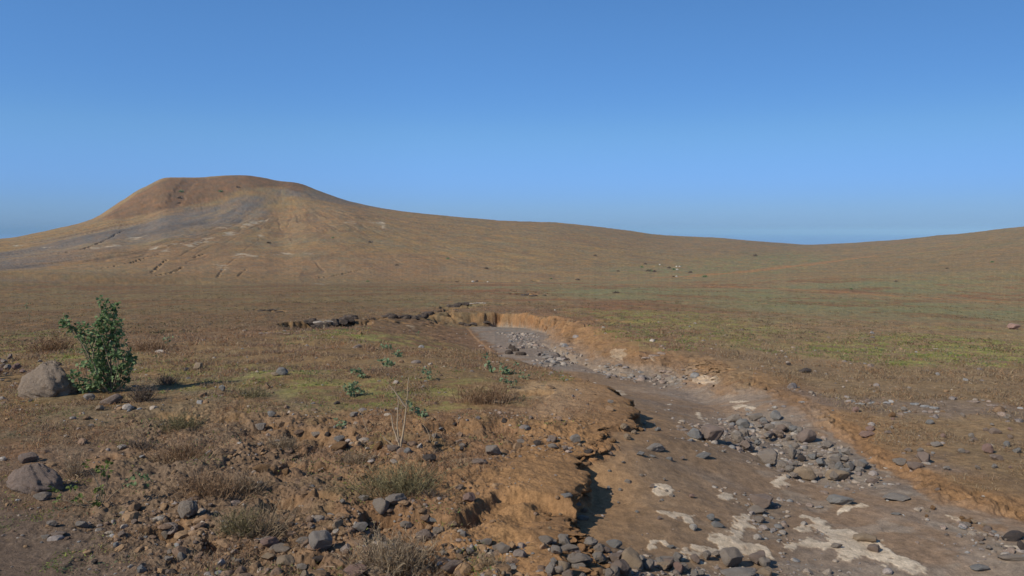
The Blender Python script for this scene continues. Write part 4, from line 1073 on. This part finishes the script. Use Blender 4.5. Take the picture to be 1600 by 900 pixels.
cc = PAL[rg.integers(0, 6, len(XY2))]; cc[isro] = np.array([(.22, .14, .08), (.18, .12, .08), (.26, .165, .09)])[rg.integers(0, 3, isro.sum())]
pebbles('gravel', 'loose stones and earth clods over the banks', XY2, sz, cc, 304)

# ------------------------------------------------------------------ stuff: grass and low herbs
def blades(base, dirs, length, width, cols, bend, seed):
    """base (n,3), dirs (n,3) unit, two segment ribbons"""
    rg = np.random.default_rng(seed); n = len(base)
    side = np.cross(dirs, rg.normal(size=(n, 3))); side /= np.linalg.norm(side, axis=1)[:, None] + 1e-9
    out = rg.normal(size=(n, 3)); out[:, 2] = -.4
    p0 = base; p1 = base + dirs * (length * .55)[:, None]; p2 = base + dirs * length[:, None] + out * (length * bend)[:, None]
    w = width[:, None]
    V = np.stack([p0 - side * w, p0 + side * w, p1 - side * w * .8, p1 + side * w * .8, p2], 1).reshape(-1, 3)
    o = (np.arange(n) * 5)[:, None]
    F = np.concatenate([o + np.array([0, 1, 3]), o + np.array([0, 3, 2]), o + np.array([2, 3, 4])])
    return V, F, np.repeat(cols, 5, 0)

def vc_leaf(name, trans):
    m, nt, b = newmat(name); at = N(nt, 'ShaderNodeVertexColor'); at.layer_name = 'Col'
    nt.links.new(at.outputs[0], b.inputs['Base Color'])
    t = N(nt, 'ShaderNodeBsdfTranslucent'); nt.links.new(at.outputs[0], t.inputs['Color'])
    mx = N(nt, 'ShaderNodeMixShader'); mx.inputs[0].default_value = trans
    nt.links.new(b.outputs[0], mx.inputs[1]); nt.links.new(t.outputs[0], mx.inputs[2]); nt.links.new(mx.outputs[0], nt.nodes['Material Output'].inputs['Surface'])
    return m
VL = vc_leaf('grass_blade', .3)

def tufts(name, label, XY, per, hgt, cols, seed, spread=.05, tilt=.7, wid=.0028):
    rg = np.random.default_rng(seed); n = len(XY)
    z = ground(XY[:, 0], XY[:, 1]); r = np.hypot(XY[:, 0], XY[:, 1])
    k = per; sc = np.repeat(np.clip(r / 10, .8, 3.0), k)
    B = np.repeat(np.column_stack([XY, z - .004]), k, 0); B[:, :2] += rg.normal(size=(n * k, 2)) * (spread * sc)[:, None]
    d = rg.normal(size=(n * k, 3)) * tilt; d[:, 2] = 1; d /= np.linalg.norm(d, axis=1)[:, None]
    L = np.repeat(hgt, k) * rg.uniform(.5, 1.2, n * k)
    C = np.repeat(cols, k, 0) * rg.uniform(.75, 1.25, (n * k, 1))
    V, F, Cc = blades(B, d, L, wid * sc * rg.uniform(.7, 1.4, n * k), C, .25, seed + 1)
    return tag(mesh_np(name, V, F, VL, colors=Cc), label, None, None, 'stuff')

XY, rg = scatter(120000, 5.3, 70, 401)
x, y = XY.T; r = np.hypot(x, y)
bk = look(x, y, 'bank'); sdm = look(x, y, 'sd'); road = look(x, y, 'road'); rg_ = look(x, y, 'rough')
pad = np.maximum(inpoly(x, y, OCHREPAD, .2, .1, 2), inpoly(x, y, SANDPAD, .2, .1, 2) * .8)
patch = fbm(x * .7, y * .7, 4, 403, .6)
rt = (x / y > .3)
dens = np.clip(.22 + 2.2 * patch, 0, 1) * (bk > .97) * (1 - road) * (1 - pad) * (1 - .35 * rg_) * ss(.15, .9, sdm) * (1 - .45 * ss(15, 32, r))
keep = rg.random(len(XY)) < dens
XYt = XY[keep]; rt_ = r[keep]; right = (x / y)[keep] > .25
c1 = np.array([(.25, .17, .10), (.22, .14, .09), (.30, .22, .13), (.19, .135, .095), (.26, .14, .07)])[rg.integers(0, 5, keep.sum())]
c1 = c1 * 1.3; c1[right] = c1[right] * .75 + np.array((.27, .23, .13)) * .25
tufts('dry_grass', 'thin dry brown grass covering both banks', XYt, 8, rg.uniform(.03, .085, len(XYt)) * np.clip(rt_ / 12, .8, 2.0), c1, 404)
XYf, rgf = scatter(16000, 35, 230, 411); kf = (look(*XYf.T, 'bank') > .97) & (rgf.random(len(XYf)) < np.clip(.35 + 1.6 * fbm(XYf[:, 0] * .06, XYf[:, 1] * .06, 4, 412), 0, 1)); XYf = XYf[kf]; rf_ = np.hypot(*XYf.T)
cf = np.array([(.13, .10, .06), (.20, .15, .08), (.16, .15, .07), (.22, .13, .07), (.27, .21, .12)])[rgf.integers(0, 5, len(XYf))]
tufts('dry_grass', 'scattered brown and olive clumps thinning out over the far plain', XYf, 7, rgf.uniform(.04, .16, len(XYf)) * np.clip(rf_ / 60, 1, 2.4), cf, 413, .05, 1.1, .006)
gmask = np.zeros(len(XY))
for P, kk in GREENS:
    r0_ = float(np.hypot(*P.mean(0)))
    if r0_ < 60: gmask = np.maximum(gmask, kk * inpoly(x, y, P, r0_ * .05, r0_ * .03, 8 / r0_, 133))
gmask = np.maximum(gmask, .16 * (r < 16) * (x / y < .1))
gd = np.clip(fbm(x * 1.1, y * 1.1, 4, 405, .6) * 2.4 - .1, 0, 1)
keep = (rg.random(len(XY)) < gmask * gd * 1.3) & (bk > .97) & (sdm > .3) & (pad < .3)
XYg = XY[keep]; rgn = r[keep]
c2 = np.array([(.24, .26, .07), (.29, .28, .08), (.19, .23, .08), (.17, .20, .10)])[rg.integers(0, 4, keep.sum())]
tufts('green_ground_cover', 'low yellow green herbs creeping over the soil', XYg, 10, rg.uniform(.02, .05, len(XYg)) * np.clip(rgn / 12, .8, 2.0), c2, 406, .06, 1.4, .005)

# ------------------------------------------------------------------ plants
def tube(path, rad, sides=6):
    path = np.array(path, float); n = len(path); V = []; F = []
    for i, p in enumerate(path):
        t = path[min(i + 1, n - 1)] - path[max(i - 1, 0)]; t /= np.linalg.norm(t) + 1e-9
        a = np.cross(t, (0.3, 1, .1)); a /= np.linalg.norm(a); b_ = np.cross(t, a); r_ = rad * (1 - .65 * i / (n - 1))
        for k in range(sides):
            q = 2 * math.pi * k / sides; V.append(p + (a * math.cos(q) + b_ * math.sin(q)) * r_)
    for i in range(n - 1):
        for k in range(sides):
            F.append((i * sides + k, i * sides + (k + 1) % sides, (i + 1) * sides + (k + 1) % sides, (i + 1) * sides + k))
    return np.array(V), np.array(F)

def join(parts):
    Vs, Fs, o = [], [], 0
    for V, F in parts: Vs.append(V); Fs.append(F + o); o += len(V)
    return np.concatenate(Vs), np.concatenate(Fs)

def curved(p0, p1, rg, n=6, sag=.08):
    p0 = np.array(p0, float); p1 = np.array(p1, float); L = np.linalg.norm(p1 - p0); o = rg.normal(size=3) * L * sag
    t = np.linspace(0, 1, n)[:, None]
    return p0 + (p1 - p0) * t + o * (4 * t * (1 - t)) * .6 + rg.normal(size=(n, 3)) * L * .012 * (t > 0)

def leafy(name, label, cat, base_uv, clusters, leaf, mat, per, seed, stem_r=.012, group=None, gap=1.0):
    """clusters (u, v, radius px) round a plant whose foot is at base_uv; built in metres at the foot's distance"""
    rg = np.random.default_rng(seed)
    P, d, mp = frame_at(*base_uv); az = math.atan2(P.x, P.y)
    root = bpy.data.objects.new(name, None); COL.objects.link(root); root.location = P
    root.empty_display_size = .1
    tag(root, label, cat, group)
    stems = []; LV = []; LF = []; off = 0
    hub = {}
    for (u, v, rad) in clusters:
        c = np.array([(u - base_uv[0]) * mp, rg.normal() * rad * mp * .9, (base_uv[1] - v) * mp])
        foot = np.array([c[0] * .12 + rg.normal() * .02, rg.normal() * .03, -.02])
        path = curved(foot, c, rg, 7, .10); stems.append(tube(path, stem_r * (.6 + .5 * c[2])))
        n = max(3, int(per * rad * rad / 60))
        for _ in range(n):
            q = rg.normal(size=3); q *= (rg.random() ** .45) / np.linalg.norm(q); cen = c + q * rad * mp * np.array([1, 1.1, 1])
            if cen[2] < .02: cen[2] = .02 + rg.random() * .04
            ax = q + rg.normal(size=3) * .5; ax[2] = ax[2] * .5 + rg.normal() * .35; ax /= np.linalg.norm(ax)
            nrm = np.array([0, 0, 1.0]) + rg.normal(size=3) * .65; sd_ = np.cross(nrm, ax); sd_ /= np.linalg.norm(sd_) + 1e-9; nn = np.cross(ax, sd_)
            L = leaf * rg.uniform(.65, 1.25); w = L * rg.uniform(.36, .48); f = L * .12
            pts = [cen, cen + ax * L * .28 + sd_ * w + nn * f, cen + ax * L * .68 + sd_ * w * .85 + nn * f, cen + ax * L - nn * f, cen + ax * L * .68 - sd_ * w * .85 + nn * f, cen + ax * L * .28 - sd_ * w + nn * f, cen + ax * L * .5]
            LV += pts; LF += [(off + 6, off + k, off + (k + 1) % 6) for k in range(6)]; off += 7
    V, F = join(stems)
    mesh_np('stem', V, F, LM['stem'], root, True); mesh_np('foliage', np.array(LV), np.array(LF), LM[mat], root, False)
    return root

BUSH = [(165, 468, 8), (183, 476, 6), (172, 486, 11), (163, 500, 11), (178, 503, 11), (190, 502, 6), (160, 513, 10), (176, 518, 12), (193, 524, 3), (196, 535, 3), (106, 495, 6), (112, 503, 7), (122, 512, 7), (134, 510, 8),
        (138, 522, 9), (150, 530, 11), (165, 533, 12), (181, 530, 9), (128, 524, 5), (138, 544, 6), (158, 548, 12), (174, 548, 13), (189, 552, 9), (194, 562, 12), (204, 567, 7), (128, 582, 8), (145, 578, 12),
        (138, 598, 12), (158, 593, 13), (174, 582, 14), (193, 580, 11), (188, 598, 9), (128, 568, 6), (158, 568, 12), (201, 540, 3), (176, 600, 8), (150, 607, 8), (132, 606, 6), (165, 606, 9), (140, 566, 9), (152, 565, 9)]
leafy('leafy_shrub', 'tall leafy dark green shrub growing right of the large domed boulder', 'shrub', (175, 612), BUSH, .062, 'bush', 30, 31)
leafy('herb', 'small green plant with pale stems at the far left of the plain', 'plant', (46, 500), [(43, 473, 4), (44, 481, 4), (48, 489, 4), (40, 478, 3)], .10, 'blueherb', 40, 32, .01)
leafy('herb', 'faint grey green sapling on the plain behind the shrub', 'plant', (131, 468), [(128, 458, 3), (133, 458, 3), (131, 461, 2)], .12, 'blueherb', 40, 33, .01)
leafy('herb', 'little grey green plant in brown grass right of the shrub', 'plant', (263, 540), [(259, 528, 4), (266, 528, 4), (262, 534, 4)], .07, 'blueherb', 30, 34, .008)
for (b_, cl, lb, sd_) in [((602, 548), [(598, 541, 5), (607, 543, 5), (611, 547, 3)], 'low green plant in the far row of herbs left of the stream', 35),
    ((624, 558), [(621, 552, 5), (626, 556, 4)], 'small herb right of the low green plant left of the stream', 36),
    ((604, 574), [(598, 565, 5), (606, 569, 6), (613, 571, 4)], 'bushy green herb in the near row left of the stream', 37),
    ((652, 526), [(652, 521, 4)], 'tiny herb near the bright green strip on the plain', 38),
    ((558, 590), [(556, 578, 5), (563, 584, 5), (566, 592, 3)], 'thin upright herb left of the bushy green one', 39),
    ((550, 618), [(544, 604, 7), (556, 602, 6), (553, 611, 7), (570, 610, 4)], 'dark green herb clump above the broken soil', 40),
    ((672, 595), [(666, 578, 5), (674, 588, 5)], 'slender green herb between the clump and the rusty tuft', 41),
    ((768, 582), [(758, 556, 3), (762, 566, 4), (767, 576, 5)], 'tall grey green herb at the left edge of the stream', 42),
    ((788, 585), [(784, 574, 4), (790, 580, 5), (800, 583, 4)], 'grey green herb right of the tall one at the stream edge', 43),
    ((797, 608), [(786, 592, 4), (795, 600, 5), (802, 598, 4), (806, 570, 3)], 'straggly grey green herb behind the rusty tuft', 44),
    ((819, 592), [(815, 583, 4), (822, 590, 4)], 'small grey green herb nearest the silt', 45),
    ((655, 650), [(648, 640, 5), (660, 646, 6), (640, 630, 4)], 'ragged green herb just right of the dead stalks', 46),
    ((536, 668), [(534, 662, 5), (525, 655, 3)], 'small blue green herb below the dark clump', 47)]:
    leafy('herb', lb, 'plant', b_, cl, .055 if b_[1] > 590 else .075, 'blueherb', 34, sd_, .006)
leafy('creeping_vine', 'bright yellow green leafy vine beside the creased boulder', 'plant', (152, 790), [(140, 722, 5), (146, 732, 5), (165, 730, 6), (174, 722, 6), (166, 738, 5), (110, 762, 6), (95, 776, 6), (84, 764, 5), (128, 776, 6), (152, 768, 6), (158, 762, 5), (150, 798, 6), (158, 804, 5), (120, 790, 4), (212, 735, 3)], .040, 'herb', 15, 48, .006)
leafy('leafy_shrub', 'low dark green herb right of the bright vine', 'plant', (215, 765), [(205, 752, 7), (215, 748, 8), (225, 752, 7), (198, 760, 5)], .035, 'bush', 12, 49, .005)

def twiggy(name, label, cat, uv, w, h, mat, n, seed, tilt=1.0, wid=.0022, arch=.25, flat=1.0, tips=True):
    """a bush or tuft of thin twigs or blades, w by h pixels at its foot"""
    rg = np.random.default_rng(seed); P, d, mp = frame_at(*uv); W_, H_ = w * mp, h * mp
    nb = n
    B = np.column_stack([rg.normal(size=nb) * W_ * .20, rg.normal(size=nb) * W_ * .16, np.zeros(nb)])
    B[:, 2] = ground(P.x + B[:, 0], P.y + B[:, 1]) - P.z - .01
    D = np.column_stack([B[:, 0] / (W_ * .25) * .45 + rg.normal(size=nb) * .42, B[:, 1] / (W_ * .25) * .45 + rg.normal(size=nb) * .42, np.ones(nb)]); D[:, :2] *= tilt; D /= np.linalg.norm(D, axis=1)[:, None]
    L = H_ * rg.uniform(.45, 1.12, nb)
    C = np.ones((nb, 3))
    wd = np.full(nb, wid) * rg.uniform(.7, 1.4, nb) * max(1, d / 9)
    V, F, _ = blades(B, D, L, wd, C, arch * .35, seed)
    if tips:                                    # side twigs
        k = 5; m = nb * k; t = rg.uniform(.3, .95, m); Bi = np.repeat(B, k, 0) + np.repeat(D * L[:, None], k, 0) * t[:, None]
        D2 = np.repeat(D, k, 0) + rg.normal(size=(m, 3)) * .7; D2 /= np.linalg.norm(D2, axis=1)[:, None]
        V2, F2, _ = blades(Bi, D2, np.repeat(L, k) * rg.uniform(.12, .32, m), np.repeat(wd, k) * .8, np.ones((m, 3)), .2, seed + 5)
        V, F = join([(V, F), (V2, F2)])
    o = mesh_np(name, V, F, LM[mat]); o.location = P
    return tag(o, label, cat)
T = [
 ('dry_tuft', 'rusty brown upright tuft of dry grass at the stream edge', 'grass tuft', (760, 628), 90, 30, 'rust', 420, .55),
 ('dry_tuft', 'rusty dry tuft behind the large domed boulder', 'grass tuft', (82, 548), 70, 26, 'rust', 300, .8),
 ('dry_tuft', 'brown dry tuft right behind the shrub', 'grass tuft', (235, 546), 70, 18, 'rust', 220, .7),
 ('dry_bush', 'wide olive brown dry bush above the flat topped grey slab', 'bush', (625, 770), 130, 48, 'olive', 420, 1.1),
 ('dry_bush', 'dry mauve brown bush at the bottom centre', 'bush', (615, 890), 130, 58, 'dry', 460, 1.0),
 ('dry_tuft', 'straw coloured arching tuft right of the knobby rock', 'grass tuft', (408, 832), 60, 62, 'straw', 130, .9),
 ('dry_bush', 'grey green scrubby bush left of the arching straw tuft', 'bush', (378, 828), 60, 40, 'olive', 240, .9),
 ('dry_tuft', 'tall reddish dry tuft on the left, right of the green herb', 'grass tuft', (325, 770), 120, 36, 'rust', 420, .8),
 ('dry_tuft', 'reddish dry tuft behind the tall reddish one', 'grass tuft', (285, 715), 90, 30, 'rust', 320, .8),
 ('dry_bush', 'small dark dry bush in the reddish grass', 'bush', (222, 700), 40, 18, 'twig', 130, 1.0),
 ('dry_bush', 'round green grey bush below the leafy shrub', 'bush', (282, 668), 66, 22, 'olive', 260, .9),
 ('dry_bush', 'dark twiggy dry clump right of the leafy shrub foot', 'bush', (222, 628), 26, 32, 'twig', 120, .8),
 ('dry_bush', 'dark low scrub in the shrub shadow', 'bush', (260, 600), 40, 18, 'twig', 120, 1.0),
 ('dry_tuft', 'thin dry stems beside the creased boulder', 'grass tuft', (118, 745), 36, 44, 'dry', 80, .6),
 ('dry_tuft', 'pale dry tuft in the grass left of the dark hollow', 'grass tuft', (385, 765), 50, 32, 'dry', 180, .8),
 ('dry_bush', 'olive scrub below the green grey bush', 'bush', (395, 620), 60, 16, 'olive', 150, 1.0),
 ('dry_tuft', 'brown tuft at the left rim of the broken soil', 'grass tuft', (440, 700), 60, 22, 'dry', 220, .8),
 ('dry_tuft', 'brown grass tuft below the rounded ochre rock', 'grass tuft', (560, 725), 50, 20, 'dry', 170, .8),
 ('dry_bush', 'dark root tangle beneath the wide olive bush', 'bush', (675, 775), 60, 14, 'twig', 120, 1.3),
 ('dry_bush', 'twiggy grey scrub hanging over the lowest hollow', 'bush', (765, 885), 50, 26, 'straw', 140, 1.1),
]
for k, (nm, lb, ct, uv, w, h, mt, n, tl) in enumerate(T):
    twiggy(nm, lb, ct, uv, w, h, mt, n, 600 + k, tl)

def stalks(label, uv, lines, rad, seed, cat='dead plant', name='dead_stalk'):
    rg = np.random.default_rng(seed); P, d, mp = frame_at(*uv); az = math.atan2(P.x, P.y); parts = []
    for ln in lines:
        y0 = rg.normal() * .03; pts = []
        for a_, b_ in zip(ln[:-1], ln[1:]):
            for t in np.linspace(0, 1, 5)[:-1 if b_ is not ln[-1] else None]:
                pts.append(((a_[0] + (b_[0] - a_[0]) * t - uv[0]) * mp, y0 * (uv[1] - (a_[1] + (b_[1] - a_[1]) * t)) * mp * 2, (uv[1] - (a_[1] + (b_[1] - a_[1]) * t)) * mp))
        pts = np.array(pts) + rg.normal(size=(len(pts), 3)) * .003
        parts.append(tube(pts, rad))
    V, F = join(parts); o = mesh_np(name, V, F, LM['palestem'], None, True); o.location = P
    tag(o, label, cat)
stalks('tall pale dead stalks forking upward from the bare soil', (624, 703), [[(624, 706), (621, 665), (623, 617)], [(624, 706), (633, 660), (636, 630), (640, 588)], [(635, 632), (622, 612), (611, 597)], [(622, 690), (614, 665), (612, 645)], [(626, 700), (630, 680), (629, 655)], [(620, 700), (606, 690), (598, 680)]], .013, 1)
stalks('thin pale dead stem leaning left of the dead stalks', (573, 676), [[(575, 680), (568, 655), (560, 630)], [(583, 680), (580, 668)]], .006, 2)
stalks('bare grey twig arching right of the dead stalks', (676, 690), [[(674, 692), (668, 672), (660, 662)], [(674, 692), (680, 680), (683, 668)]], .005, 3)
stalks('short pale sticks beside the far left herb', (20, 500), [[(22, 502), (17, 485), (10, 474)], [(22, 500), (26, 490)]], .010, 4)
stalks('thin brown stem leaning over the vine', (157, 762), [[(158, 766), (152, 752), (146, 738)]], .005, 5)

# far shrubs, rocks and pale grazing spots on the slope
fb = [(861, 436), (903, 438), (966, 424), (1003, 418), (1008, 413), (1013, 424), (1016, 424), (1023, 425), (1045, 419), (1054, 422), (1053, 433), (1079, 426), (1101, 433), (960, 458), (965, 458), (575, 440), (714, 441), (745, 440), (822, 461), (578, 379), (1190, 502), (1330, 452), (115, 350), (128, 346), (283, 300), (281, 310), (280, 318), (345, 300), (372, 293), (620, 415), (700, 405), (760, 420), (420, 380), (520, 372), (1480, 420), (1400, 440), (1550, 410), (930, 400), (1180, 400)]
for k, (u, v) in enumerate(fb):
    P, d, mp = frame_at(u, v); rg = np.random.default_rng(900 + k); s_ = (2.2 + 1.6 * rg.random()) * mp
    nL = 120; q = rg.normal(size=(nL, 3)); q /= np.linalg.norm(q, axis=1)[:, None]; q[:, 2] = np.abs(q[:, 2]); c_ = q * s_ * (rg.random((nL, 1)) ** .4) * [1.2, 1, .8]
    a_ = rg.normal(size=(nL, 3)) * s_ * .22; b_ = rg.normal(size=(nL, 3)) * s_ * .22
    V = np.stack([c_, c_ + a_, c_ + b_], 1).reshape(-1, 3); F = np.arange(nL * 3).reshape(-1, 3)
    o = mesh_np('distant_bush', V, F, LM['twig' if k % 3 else 'bush']); o.location = P
    tag(o, 'tiny dark bush dotted on the far slope', 'bush', 'dark bushes on the far slope')
for k, (u, v, s_) in enumerate([(1031, 414, 3), (1057, 417, 3), (1058, 422, 4), (1062, 417, 3), (1057, 433, 4), (739, 441, 5), (762, 441, 3), (867, 485, 3)]):
    P, d, mp = frame_at(u, v)
    stone(P, s_ * mp, s_ * mp * .8, s_ * mp * .6, 0, 'white', 'r', k, 'pale_stone', 'tiny whitish stone shining on the far plain', 'stone', 'pale stones on the far plain')
